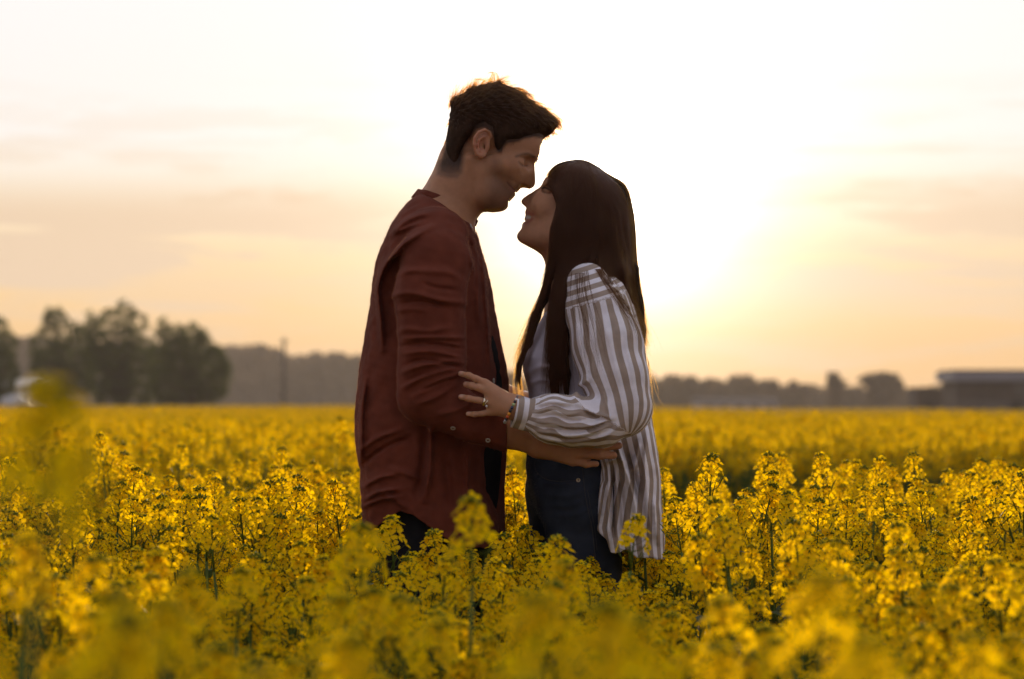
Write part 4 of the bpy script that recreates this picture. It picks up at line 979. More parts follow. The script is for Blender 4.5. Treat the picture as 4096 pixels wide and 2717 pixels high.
def woman_body(p):
    F = Field(p)
    F.ell(P(2328, 804), (0.088, 0.070, 0.076), rotmat(0, 18, 0), k=0)
    F.ell(P(2222, 790), (0.044, 0.058, 0.066), rotmat(0, -14, 0), k=0.03)
    F.ell(P(2190, 870), (0.050, 0.052, 0.055), rotmat(0, -28, 0), k=0.03)
    for s in (-1, 1):
        F.chain([P(2262, 880, s * 0.052), P(2225, 945, s * 0.044), P(2110, 948, s * 0.014)], [0.020, 0.023, 0.018], k=0.028)
        F.ell(P(2172, 815, s * 0.043), (0.027, 0.016, 0.024), rotmat(0, -25, 0), k=0.016)
        F.ell(P(2198, 760, s * 0.046), (0.016, 0.016, 0.011), k=0.008, mode='sub')
        F.ell(P(2197, 764, s * 0.0325), (0.0125, 0.0125, 0.0118), k=0.003)
        F.ell(P(2119, 813, s * 0.0105), (0.009, 0.006, 0.0072), rotmat(0, -35, 0), k=0.004)
        F.ell(P(2112, 823, s * 0.0055), (0.005, 0.0028, 0.003), k=0.002, mode='sub')
    F.ell(P(2180, 955), (0.046, 0.042, 0.026), rotmat(0, 12, 0), k=0.02)
    F.ell(P(2122, 855), (0.016, 0.024, 0.022), rotmat(0, -15, 0), k=0.015)
    F.ell(P(2086, 942), (0.0115, 0.018, 0.0145), k=0.012)
    F.chain([P(2152, 771), P(2124, 788), P(2101, 806)], [0.0062, 0.0078, 0.0092], k=0.008)
    F.chain([P(2150, 790), P(2124, 810)], [0.011, 0.0105], k=0.010)
    F.ell(P(2112, 850), (0.0075, 0.019, 0.0055), rotmat(0, -20, 0), k=0.004)
    F.ell(P(2116, 872, 0), (0.0105, 0.0195, 0.0075), k=0.003, mode='sub')
    F.ell(P(2112, 868, 0), (0.0082, 0.0165, 0.0062), k=0.001)
    F.ell(P(2104, 892), (0.0075, 0.018, 0.0052), rotmat(0, 10, 0), k=0.003)
    F.chain([P(2275, 930), P(2278, 1020), P(2292, 1110)], [0.050, 0.047, 0.046], k=0.03)
    for s in (-1, 1): F.chain([P(2290, 900, s * 0.05), P(2250, 1020, s * 0.034), P(2225, 1095, s * 0.014)], [0.011, 0.012, 0.011], k=0.02)
    m = np.nonzero((p[:, 2] > P(0, 1100)[2]) & (p[:, 2] < P(0, 600)[2]) & (p[:, 0] < P(2330, 0)[0]))[0]
    if len(m):
        q = p[m]; d2 = poly_sdf(q[:, 0], q[:, 2], W_PROFX)
        thin = smax(np.maximum(d2, -0.010 - d2), np.abs(q[:, 1]) - 0.006, 0.004) + np.clip((q[:, 2] - P(0, 745)[2]) / 0.01, 0, 3) * 0.01
        st = [([(2134, 862), (2122, 866), (2108, 868)], 3, -0.001), ([(2130, 818), (2136, 838), (2137, 862)], 6, -0.0025), ([(2133, 810), (2145, 790), (2165, 778)], 6, -0.002),
              ([(2140, 858), (2142, 870), (2136, 882)], 5, -0.002), ([(2172, 757), (2188, 753), (2206, 762)], 3, 0.0012), ([(2180, 770), (2200, 776)], 4, -0.001)]
        F.d[m] = smax(smin(F.d[m], thin, 0.005), d2, 0.003) - folds(q, st, -0.002, 0.006)
    # torso
    F.ell(P(2350, 1290), (0.095, 0.125, 0.20), k=0.03)
    F.ell(P(2310, 1640), (0.085, 0.115, 0.16), k=0.03)
    F.ell(P(2320, 1860), (0.10, 0.145, 0.11), k=0.03)
    for s in (-1, 1):
        F.ell(P(2225, 1440, s * 0.050), (0.040, 0.040, 0.045), k=0.03)
        F.cone(P(2320, 1135, s * 0.03), P(2375, 1185, s * 0.13), 0.042, 0.036, k=0.03)
        limb(F, [(2375, 1180, s * 0.145), (2450, 1420, s * 0.20), (2495, 1650, s * 0.238)], [0.038, 0.036, 0.034])
        ww = (2062, 1636, -0.312) if s < 0 else (2062, 1600, 0.30)
        limb(F, [(2495, 1650, s * 0.238), (2330, 1672, s * 0.27), (ww[0], ww[1], ww[2])], [0.034, 0.034, 0.0225])
        dy = 0 if s < 0 else -36
        hand = [([(a, b + dy, -s * y) for a, b, y in pts], r0, r1) for pts, r0, r1 in W_HAND]
        hand_palm(F, (2050, 1628 + dy, s * 0.310), [h[0][0] for h in hand[:4]], 0.0200, 0.0086)
        for pts, r0, r1 in hand: finger(F, pts, r0, r1, 0.003)
        hx = 0.150 if s < 0 else 0.115
        F.chain([(hx, s * 0.085, 0.88), (hx + 0.02, s * 0.09, 0.46), (hx + 0.06, s * 0.09, 0.08)], [0.082, 0.05, 0.036], k=0.03)
        F.chain([(hx + 0.08, s * 0.09, 0.042), (hx - 0.02, s * 0.092, 0.045), (hx - 0.12, s * 0.10, 0.03)], [0.032, 0.034, 0.026], k=0.02)
    return F.d
woman = thing('person', 'long-haired person in a striped shirt and dark jeans looking up at the other', 'person', (0.14, 0, 0), group='embracing couple')
me = mesh_sdf('body', woman_body, (-0.16, -0.36, -0.01), (0.34, 0.36, 1.65), 0.0027)
smooth_mesh(me, 1, 0.4)
co = mesh_co(me); px, py = to_px(co)
c = skin_color(co, (0.44, 0.225, 0.125), None)
hd = (co[:, 2] > 1.35) & (px < 2240)
blend(c, near_line(co, [(2168, 753), (2182, 752), (2200, 760), (2212, 768)], 4.0, 0.012) * hd, (0.03, 0.017, 0.012))
blend(c, near_line(co, [(2172, 765), (2186, 768), (2204, 771)], 2.5, 0.012) * 0.25 * hd, (0.06, 0.03, 0.02))
blend(c, near_line(co, [(2103, 851), (2118, 853), (2134, 860)], 5) * 0.6 * hd, (0.34, 0.10, 0.08))
blend(c, near_line(co, [(2092, 892), (2108, 892), (2130, 876)], 5) * 0.6 * hd, (0.34, 0.10, 0.08))
tee = ((px - 2111) / 14) ** 2 + ((py - 869.5) / 7.5) ** 2
blend(c, np.clip(1.8 - 1.5 * tee, 0, 1) * hd, (0.52, 0.46, 0.38))
for q in W_HAND[:4]:                                            # nails
    a = A3(P(*q[0][-1]))
    blend(c, np.exp(-(np.linalg.norm(co - a - A3((0.001, -0.005, 0.002)), axis=1) / 0.0055) ** 4) * 0.6, (0.62, 0.38, 0.30))
set_color(me, 'col', c)
wbody = child('body', me, woman, [skin_m])
# ------------------------------------------------------------------ woman: clothes
def stripe_mat(name):
    m, t, out = new_mat(name)
    a = t.nodes.new('ShaderNodeAttribute'); a.attribute_name = 'stripe'
    fr = t.nodes.new('ShaderNodeMath'); fr.operation = 'FRACT'; t.links.new(a.outputs['Fac'], fr.inputs[0])
    r = t.nodes.new('ShaderNodeValToRGB')
    e = r.color_ramp.elements
    wh = (0.86, 0.82, 0.86, 1); tp = (0.40, 0.315, 0.255, 1)
    e[0].position = 0.0; e[0].color = wh; e[1].position = 0.44; e[1].color = wh
    for p_, c_ in ((0.475, tp), (0.965, tp), (1.0, wh)):
        q = e.new(p_); q.color = c_
    t.links.new(fr.outputs[0], r.inputs[0])
    co_ = t.nodes.new('ShaderNodeTexCoord')
    nz = t.nodes.new('ShaderNodeTexNoise'); nz.inputs['Scale'].default_value = 45; nz.inputs['Detail'].default_value = 4; t.links.new(co_.outputs['Object'], nz.inputs['Vector'])
    mr = t.nodes.new('ShaderNodeMapRange'); mr.inputs[1].default_value = 0.3; mr.inputs[2].default_value = 0.7; mr.inputs[3].default_value = 0.9; mr.inputs[4].default_value = 1.08; t.links.new(nz.outputs[0], mr.inputs[0])
    sc_ = t.nodes.new('ShaderNodeVectorMath'); sc_.operation = 'SCALE'; t.links.new(r.outputs[0], sc_.inputs[0]); t.links.new(mr.outputs[0], sc_.inputs['Scale'])
    nb = t.nodes.new('ShaderNodeTexNoise'); nb.inputs['Scale'].default_value = 700; t.links.new(co_.outputs['Object'], nb.inputs['Vector'])
    bp = t.nodes.new('ShaderNodeBump'); bp.inputs['Strength'].default_value = 0.4; bp.inputs['Distance'].default_value = 0.001; t.links.new(nb.outputs[0], bp.inputs['Height'])
    b = t.nodes.new('ShaderNodeBsdfPrincipled'); b.inputs['Roughness'].default_value = 0.85; b.inputs['Specular IOR Level'].default_value = 0.12
    t.links.new(sc_.outputs[0], b.inputs['Base Color']); t.links.new(bp.outputs[0], b.inputs['Normal'])
    tr = t.nodes.new('ShaderNodeBsdfTranslucent'); t.links.new(sc_.outputs[0], tr.inputs[0])
    mx = t.nodes.new('ShaderNodeMixShader'); mx.inputs[0].default_value = 0.16
    t.links.new(b.outputs[0], mx.inputs[1]); t.links.new(tr.outputs[0], mx.inputs[2]); t.links.new(mx.outputs[0], out.inputs[0])
    return m
stripe_m = stripe_mat('striped_cotton')
WR_Z, WR_X, _ = rows([(1062, 2305, 2395), (1075, 2292, 2430), (1095, 2278, 2466), (1140, 2266, 2508), (1206, 2262, 2532), (1308, 2262, 2560), (1390, 2262, 2578), (1487, 2280, 2590), (1600, 2310, 2598),
                      (1690, 2340, 2608), (1780, 2372, 2616), (1862, 2394, 2625), (1910, 2396, 2629), (1942, 2384, 2630), (2000, 2377, 2630), (2062, 2370, 2640), (2094, 2366, 2642), (2150, 2380, 2643), (2250, 2400, 2646)])
WW_Z = CAMZ + (HORY - np.array([2250, 2094, 1942, 1862, 1780, 1690, 1600, 1487, 1390, 1308, 1206, 1150, 1110, 1085, 1062.])) / 1840
WW = np.array([0.185, 0.183, 0.180, 0.176, 0.168, 0.158, 0.150, 0.150, 0.152, 0.152, 0.150, 0.142, 0.122, 0.10, 0.080])
W_FOLDS = [([(2462, 1760), (2490, 1850), (2525, 1950), (2548, 2060), (2560, 2180)], 12, 0.010), ([(2436, 1850), (2436, 1960), (2434, 2080), (2440, 2190)], 9, 0.008),
           ([(2448, 1860), (2455, 2000), (2452, 2150)], 8, -0.008), ([(2500, 1790), (2530, 1880), (2555, 1990)], 12, -0.008), ([(2590, 1720), (2580, 1850), (2590, 2000), (2605, 2140)], 13, 0.008),
           ([(2410, 1870), (2405, 1960), (2398, 2080)], 8, 0.005), ([(2560, 1760), (2545, 1850), (2520, 1900)], 10, 0.006), ([(2615, 1990), (2622, 2080), (2628, 2170)], 7, 0.006),
           ([(2480, 1900), (2490, 2030), (2495, 2150)], 10, -0.006), ([(2420, 1850), (2470, 1838), (2510, 1850)], 10, 0.004)]
def woman_shirt(p):
    z = p[:, 2]
    xf = np.interp(z, WR_Z, WR_X[:, 0]); xb = np.interp(z, WR_Z, WR_X[:, 1])
    d = slab(p, z, xf, xb, np.interp(z, WW_Z, WW), np.interp(z, [P(0, 1850)[2], P(0, 1700)[2]], [9.0, 2.4]))
    d = smax(d, z - P(0, 1062)[2], 0.01)
    return (d - folds(p, W_FOLDS, -0.02, 0.03) + 0.0009 * vnoise(p, 60, 31)).astype(np.float32)
me = mesh_sdf('shirt', woman_shirt, (0.08, -0.24, 0.68), (0.37, 0.24, 1.40), 0.0034)
co = mesh_co(me); px, py = to_px(co)
hx = [2340, 2366, 2407, 2428, 2440, 2483, 2492, 2505, 2548, 2700]; hy = [2080, 2096, 2147, 2166, 2214, 2217, 2206, 2200, 2238, 2240]
nk = (np.linalg.norm((co - A3(P(2292, 1060))) / np.array([0.052, 0.050, 0.04]), axis=1) < 1)
cut_verts(me, (py > np.interp(px, hx, hy)) | nk)
co = mesh_co(me); px, py = to_px(co); z = co[:, 2]
xf = np.interp(z, WR_Z, WR_X[:, 0]); xb = np.interp(z, WR_Z, WR_X[:, 1])
th = np.arccos(np.clip((co[:, 0] - (xf + xb) / 2) / np.maximum((xb - xf) / 2, 0.01), -1, 1)) * np.where(co[:, 1] < 0, 1, -1)
drape = 0.25 * np.sin((py - 1750) / 90.0) * np.clip((py - 1750) / 200, 0, 1)
ph = th * 0.071 / 0.0245 + drape
yoke = np.clip((1165 - py) / 8, 0, 1) > 0.5
ph = np.where(yoke, ((px - 2300) * 0.45 + (py - 1100) * 0.9) / 36.0, ph)
set_float(me, 'stripe', ph)
wshirt = child('shirt', me, woman, [stripe_m])
sm = wshirt.modifiers.new('cloth', 'SOLIDIFY'); sm.thickness = 0.0018; sm.offset = -1
# sleeves
S_UP = lambda s: [(2352, 1140, s * 0.118), (2392, 1250, s * 0.168), (2432, 1390, s * 0.200), (2462, 1520, s * 0.225), (2492, 1632, s * 0.243)]
R_UP = [0.046, 0.066, 0.073, 0.068, 0.059]
S_FO = lambda s, dy: [(2492, 1632, s * 0.243), (2400, 1692 + dy, s * 0.262), (2290, 1687 + dy, s * 0.281), (2205, 1675 + dy, s * 0.296), (2140, 1662 + dy, s * 0.305)]
R_FO = [0.059, 0.050, 0.0515, 0.050, 0.034]
WS_FOLDS = [([(2142, 1623), (2200, 1605), (2260, 1612), (2311, 1616)], 8, 0.006), ([(2140, 1652), (2200, 1634), (2264, 1659), (2325, 1648)], 8, 0.007), ([(2149, 1688), (2217, 1695), (2264, 1709), (2361, 1706), (2440, 1676)], 8, 0.007),
            ([(2140, 1727), (2217, 1734), (2271, 1745), (2361, 1734), (2447, 1700)], 8, 0.007), ([(2150, 1748), (2230, 1765), (2310, 1768), (2420, 1745)], 7, 0.005),
            ([(2150, 1640), (2210, 1622), (2270, 1636)], 6, -0.006), ([(2150, 1672), (2215, 1662), (2290, 1684), (2350, 1676)], 6, -0.007), ([(2150, 1708), (2230, 1716), (2330, 1722), (2430, 1690)], 6, -0.007),
            ([(2306, 1600), (2340, 1640), (2400, 1662), (2450, 1672)], 10, 0.008), ([(2320, 1625), (2360, 1660), (2430, 1680)], 7, -0.009), ([(2352, 1512), (2330, 1535), (2308, 1545), (2306, 1590)], 12, 0.008),
            ([(2410, 1560), (2428, 1620), (2448, 1672)], 9, 0.007), ([(2345, 1350), (2362, 1430), (2376, 1520)], 11, 0.006), ([(2300, 1260), (2318, 1370), (2345, 1480)], 10, 0.006),
            ([(2420, 1280), (2450, 1400), (2475, 1530), (2500, 1640)], 12, 0.005), ([(2395, 1300), (2420, 1430), (2435, 1540)], 10, -0.005), ([(2510, 1380), (2535, 1500), (2540, 1600)], 11, 0.005),
            ([(2330, 1300), (2350, 1420), (2360, 1500)], 8, -0.005), ([(2560, 1420), (2572, 1520), (2560, 1610)], 9, 0.004), ([(2478, 1700), (2440, 1735), (2390, 1755)], 9, 0.005)]
for s in (-1, 1):
    dy = 0 if s < 0 else -32
    def sleeve(p):
        F = Field(p)
        limb(F, S_UP(s), R_UP, k=0.015); limb(F, S_FO(s, dy), R_FO, k=0.012)
        if s < 0: F.d -= folds(p, WS_FOLDS, -0.20, 0.03)
        F.d += 0.0011 * vnoise(p, 75, 41)
        return F.d
    lo = (0.0, -0.36, 0.95) if s < 0 else (0.0, 0.04, 0.95)
    hi = (0.36, -0.03, 1.42) if s < 0 else (0.36, 0.37, 1.42)
    me = mesh_sdf('sleeve', sleeve, lo, hi, 0.0030)
    co = mesh_co(me)
    def line_phase(a, b, r):
        a = np.array(P(*a)); b = np.array(P(*b)); v = (b - a) / np.linalg.norm(b - a)
        n = np.array([v[2], 0, -v[0]]); n /= np.linalg.norm(n); w = co - a; w = w - (w @ v)[:, None] * v
        e = np.array([0, float(s), 0]); e = e - (e @ v) * v; e /= np.linalg.norm(e)
        return np.arctan2(w @ n, w @ e) * r
    px, py = to_px(co)
    up = line_phase((2400, 1230, s * 0.165), (2485, 1620, s * 0.240), 0.066); fo = line_phase((2440, 1688 + dy, s * 0.255), (2150, 1666 + dy, s * 0.303), 0.051)
    bend = np.interp(px, [2260, 2300, 2335, 2400, 2450, 2520, 2600], [1540, 1585, 1632, 1664, 1690, 1735, 1790])
    ph_y = ((px - 2300) * 0.30 + (py - 1100) * 0.95) / 38.0
    set_float(me, 'stripe', np.where(py < 1226 - 0.27 * (px - 2310), ph_y, np.where(py < bend, up / 0.0265 + 0.3 + 0.10 * np.sin(py / 60.0), fo / 0.0262 + 0.15 + 0.15 * np.sin(px / 40.0) + 0.1 * np.sin(px / 17.0))))
    sl_o = child('sleeve', me, woman, [stripe_m])
    if s < 0: SLEEVE_ME = me
    # cuff: a fitted band of its own, stripes running across
    ca = Vector(P(2146, 1660 + dy, s * 0.306)); cb = Vector(P(2056, 1643 + dy, s * 0.312)); V = []; Fc = []
    ax = (cb - ca).normalized(); u = ax.cross(Vector((0, 1, 0))).normalized(); v = ax.cross(u)
    NS = 40; NT = 14; ph = []
    for j in range(NT + 1):
        t = j / NT
        for k in range(NS):
            w = 2 * math.pi * k / NS
            r = 0.0335 - 0.002 * t + 0.0022 * math.sin(w * 3 + 1 + 2 * t) + 0.0012 * math.sin(w * 5 + t * 3) + (0.002 if j in (0, 1) else 0)
            q = ca + (cb - ca) * t + u * (r * math.cos(w)) + v * (r * math.sin(w) * 0.92); V.append(q); ph.append(t * 0.050 / 0.0235 + 0.02 * math.sin(w * 2) + 0.03)
            if j: Fc.append(((j - 1) * NS + k, (j - 1) * NS + (k + 1) % NS, j * NS + (k + 1) % NS, j * NS + k))
    me = mesh_np('cuff', V, Fc); set_float(me, 'stripe', ph)
    cu = child('cuff', me, sl_o, [stripe_m]); sm = cu.modifiers.new('cloth', 'SOLIDIFY'); sm.thickness = 0.0022; sm.offset = 0
# turned-up shirt collar
V = []; Fc = []
NS = 40; ph = []
for k in range(NS):
    a = -2.35 + 4.7 * k / (NS - 1)                      # opens at the throat
    cx_, cz_ = P(2335, 1075)[0], P(2335, 1075)[2]
    for j, (h, o_) in enumerate(((-0.012, 0.006), (0.012, 0.0), (0.030, 0.004), (0.020, 0.013), (0.0, 0.018))):
        r = 0.058 + o_
        fr = max(0.0, -math.cos(a))
        V.append((cx_ + r * math.cos(a) * 0.95, r * math.sin(a), cz_ + h - 0.012 * fr - 0.10 * (r * math.cos(a) - 0.05) * 0 + 0.010 * math.cos(a))); ph.append(k * 0.42 + 0.2)
    if k:
        for j in range(4): Fc.append(((k - 1) * 5 + j, (k - 1) * 5 + j + 1, k * 5 + j + 1, k * 5 + j))
me = mesh_np('collar', V, Fc); set_float(me, 'stripe', ph)
cu = child('collar', me, wshirt, [stripe_m]); sm = cu.modifiers.new('cloth', 'SOLIDIFY'); sm.thickness = 0.002; sm.offset = 0
# white top
TT_Z, TT_X, _ = rows([(1180, 2230, 2450), (1230, 2190, 2480), (1300, 2152, 2500), (1374, 2117, 2510), (1436, 2093, 2510), (1460, 2091, 2500), (1482, 2094, 2500), (1527, 2106, 2490), (1563, 2112, 2480), (1600, 2115, 2480), (1700, 2119, 2480), (1800, 2110, 2500), (1850, 2106, 2500)])
def woman_top(p):
    z = p[:, 2]
    W = np.interp(z, TT_Z[[0, 4, 8, 12]], [0.145, 0.125, 0.135, 0.11])
    d = slab(p, z, np.interp(z, TT_Z, TT_X[:, 0]), np.interp(z, TT_Z, TT_X[:, 1]), W, 2.2)
    d = smax(d, z - P(0, 1230)[2], 0.01); d = smax(d, P(0, 1805)[2] - z, 0.003)
    st = [([(2105, 1500), (2150, 1470), (2220, 1460)], 9, 0.004), ([(2112, 1540), (2160, 1520), (2240, 1530)], 9, 0.004), ([(2120, 1450), (2140, 1400), (2180, 1350)], 8, 0.003)]
    return d - folds(p, st, -0.01, 0.03) + 0.001 * vnoise(p, 50, 51)
top_m = principled('white_jersey', (0.62, 0.58, 0.66), rough=0.9, noise=0.06, bump=0.3, bscale=800, spec=0.1, transl=0.1)
me = mesh_sdf('tank_top', woman_top, (0.0, -0.17, 0.90), (0.28, 0.17, 1.33), 0.004)
child('tank_top', me, woman, [top_m])
# jeans
JJ_Z, JJ_X, _ = rows([(1780, 2114, 2540), (1817, 2107, 2552), (1862, 2104, 2565), (1906, 2109, 2572), (1960, 2118, 2568), (2004, 2134, 2560), (2045, 2148, 2550), (2080, 2163, 2540), (2107, 2182, 2530)])
J_FOLDS = [([(2170, 1930), (2250, 1940), (2320, 1935)], 6, 0.003), ([(2180, 1975), (2260, 1985), (2340, 1965)], 8, 0.003), ([(2200, 2020), (2280, 2025), (2350, 1990)], 9, 0.003), ([(2220, 2060), (2300, 2060), (2360, 2030)], 8, 0.003),
           ([(2335, 1960), (2350, 2030), (2370, 2110), (2375, 2250)], 5, 0.004), ([(2140, 1858), (2145, 1900), (2180, 1920), (2250, 1925), (2310, 1920)], 3.5, -0.003)]
def woman_jeans(p):
    z = p[:, 2]
    d = slab(p, z, np.interp(z, JJ_Z, JJ_X[:, 0]), np.interp(z, JJ_Z, JJ_X[:, 1]), np.interp(z, JJ_Z[[0, 4, 8]], [0.165, 0.165, 0.132]), 2.3)
    d = smax(d, P(0, 2075)[2] - z, 0.02)
    F = Field(p); F.d = np.minimum(d, 0.3).astype(np.float32)
    for s in (-1, 1):
        hx = 0.150 if s < 0 else 0.118
        F.chain([(hx, s * 0.082, 0.87), (hx + 0.02, s * 0.09, 0.46), (hx + 0.06, s * 0.09, 0.06)], [0.088, 0.060, 0.050], k=0.03)
    F.d = smax(F.d, z - P(0, 1792)[2], 0.003); F.d = smax(F.d, 0.05 - z, 0.002)
    return F.d - folds(p, J_FOLDS, -0.03, 0.03) + 0.0010 * vnoise(p, 45, 61)
denim_m = principled('dark_denim', (0.026, 0.032, 0.046), rough=0.85, noise=0.35, scale=18, bump=0.5, bscale=900, spec=0.15)
me = mesh_sdf('jeans', woman_jeans, (0.0, -0.21, 0.03), (0.32, 0.21, 1.0), 0.004)
jeans = child('jeans', me, woman, [denim_m]); jb = bvh_of(me)
thread_m = principled('pale_thread', (0.055, 0.05, 0.05), rough=0.9)
def seam(pts, r=0.0007, parent=None, bvh=None, mat=None, name='seam'):
    q = []
    for a in smooth_curve(pts, 6):
        h, n_ = surf_y(bvh, a[0], a[1])
        if h is not None: q.append(h + Vector((0, -0.0006, 0)))
    if len(q) > 2:
        V, Fc = tube(q, r, 5); child(name, mesh_np(name, V, Fc), parent, [mat])
seam([(2140, 1845), (2140, 1870), (2152, 1895), (2185, 1917), (2235, 1926), (2308, 1922)], 0.0007, jeans, jb, thread_m, 'pocket_stitching')
seam([(2330, 1870), (2338, 1960), (2352, 2040), (2368, 2110), (2378, 2200), (2386, 2300)], 0.0009, jeans, jb, thread_m, 'side_stitching')
seam([(2350, 1960), (2364, 2040), (2378, 2110), (2388, 2200)], 0.0006, jeans, jb, thread_m, 'side_stitching')
h, n_ = surf_y(jb, 2313, 1921)
rivet_m = principled('rivet_copper', (0.45, 0.36, 0.25), rough=0.4, metal=0.9)
if h is not None:
    o = add_obj('rivet', button_mesh(0.0045), jeans, [rivet_m]); o.location = h + Vector((0, -0.001, 0))
for s in (-1, 1):
    hx = 0.150 if s < 0 else 0.118
    def wshoe(p):
        F = Field(p)
        F.chain([(hx + 0.085, s * 0.09, 0.048), (hx - 0.02, s * 0.092, 0.05), (hx - 0.125, s * 0.10, 0.036)], [0.040, 0.042, 0.034], k=0.02)
        F.d = smax(F.d, 0.004 - p[:, 2], 0.002); return F.d
    me = mesh_sdf('shoe', wshoe, (hx - 0.18, s * 0.1 - 0.08, -0.01), (hx + 0.16, s * 0.1 + 0.08, 0.12), 0.005)
    child('shoe', me, woman, [shoe_m])
# rings and bead bracelet on the near hand
gold_m = principled('ring_metal', (0.80, 0.70, 0.52), rough=0.2, metal=1.0)
def ring_at(cen, axis, r, wd, th_):
    ax = Vector(axis).normalized(); u = ax.cross(Vector((0, 1, 0))).normalized(); v = ax.cross(u)
    V = []; Fc = []; NS = 24
    for k in range(NS):
        w = 2 * math.pi * k / NS; e = u * math.cos(w) + v * math.sin(w)
        for (a, rr) in ((-wd, r), (-wd * 0.7, r + th_), (wd * 0.7, r + th_), (wd, r)): V.append(Vector(cen) + e * rr + ax * a)
        for j in range(4): Fc.append((k * 4 + j, k * 4 + (j + 1) % 4, ((k + 1) % NS) * 4 + (j + 1) % 4, ((k + 1) % NS) * 4 + j))
    return V, Fc
fa = Vector(P(*W_HAND[2][0][0])); fb = Vector(P(*W_HAND[2][0][1]))
V, Fc = ring_at(fa.lerp(fb, 0.36), fb - fa, 0.0086, 0.0024, 0.0011)
child('ring', mesh_np('ring', V, [f[::-1] for f in Fc]), woman, [gold_m])['label'] = 'wide plain gold ring'
V, Fc = ring_at(fa.lerp(fb, 0.08), fb - fa + Vector((0.004, 0, 0.006)), 0.0096, 0.0012, 0.0011)
r2 = child('ring', mesh_np('ring', V, [f[::-1] for f in Fc]), woman, [gold_m]); r2['label'] = 'thin ring set with a small stone'
gem_m = principled('clear_stone', (0.85, 0.85, 0.88), rough=0.08, spec=0.9)
V = [Vector(P(1946, 1625, -0.316)) + Vector(q) * 0.0026 for q in ((1, 0, 0), (-1, 0, 0), (0, 1, 0), (0, -1, 0), (0, 0, 1.2), (0, 0, -1.2))]
child('stone', mesh_np('stone', V, [(0, 2, 4), (2, 1, 4), (1, 3, 4), (3, 0, 4), (2, 0, 5), (1, 2, 5), (3, 1, 5), (0, 3, 5)], smooth=False), r2, [gem_m])
brac = bpy.data.objects.new('bracelet', None); COL.objects.link(brac); brac.parent = woman; brac.location = Vector(P(2040, 1660, -0.31)) - Vector(woman.location)
brac['label'] = 'beaded bracelet with orange, green and silver beads'
bcol = [(0.75, 0.72, 0.66), (0.02, 0.02, 0.025), (0.35, 0.45, 0.20), (0.03, 0.04, 0.08), (0.02, 0.02, 0.03), (0.75, 0.30, 0.02), (0.60, 0.10, 0.02), (0.02, 0.02, 0.025), (0.55, 0.55, 0.56), (0.60, 0.60, 0.62), (0.03, 0.03, 0.03), (0.6, 0.3, 0.1)]
bmats = {}
bc = Vector(P(2052, 1640, -0.312)); bax = (Vector(P(2056, 1643, -0.312)) - Vector(P(2146, 1660, -0.306))).normalized()
bu = Vector((0, -1, 0)); bv = bax.cross(bu).normalized()
if bv.z > 0: bv = -bv
def bead_mesh(rad, ln):
    V = []; Fc = []
    prof = [(0.3, -1), (0.85, -0.75), (1, -0.2), (1, 0.2), (0.85, 0.75), (0.3, 1)]
    for j, (r, h) in enumerate(prof):
        for k in range(10):
            w = 2 * math.pi * k / 10; V.append((rad * r * math.cos(w), rad * r * math.sin(w), ln * h))
            if j: Fc.append(((j - 1) * 10 + k, (j - 1) * 10 + (k + 1) % 10, j * 10 + (k + 1) % 10, j * 10 + k))
    Fc += [tuple(range(10))[::-1], tuple(range(50, 60))]
    return mesh_np('bead', V, Fc)
bm_ = bead_mesh(0.0034, 0.0033)
for k in range(26):
    w = 2 * math.pi * k / 26 + 0.10
    q = bc + bax * (0.004 + 0.010 * math.sin(w) * 0.8) + bu * (0.0262 * math.cos(w)) + bv * (0.0285 * math.sin(w))
    colr = {22: bcol[0], 23: bcol[1], 24: bcol[2], 25: bcol[3], 0: bcol[4], 1: bcol[5], 2: bcol[6], 3: bcol[7], 4: bcol[8], 5: bcol[9]}.get(k, bcol[1] if k % 3 else bcol[3])
    if colr not in bmats: bmats[colr] = principled('bead_glaze_%d' % len(bmats), colr, rough=0.3, spec=0.5, metal=0.8 if colr[0] in (0.55, 0.60) and colr[1] > 0.5 else 0)
    o = bpy.data.objects.new('bead', bm_); COL.objects.link(o); o.parent = brac
    if not bm_.materials: bm_.materials.append(bmats[colr])
    o.material_slots[0].link = 'OBJECT'; o.material_slots[0].material = bmats[colr]
    o.location = q - Vector(woman.location) - brac.location
    o.rotation_euler = Vector((0, 0, 1)).rotation_difference((bu * -math.sin(w) + bv * math.cos(w)).normalized()).to_euler()
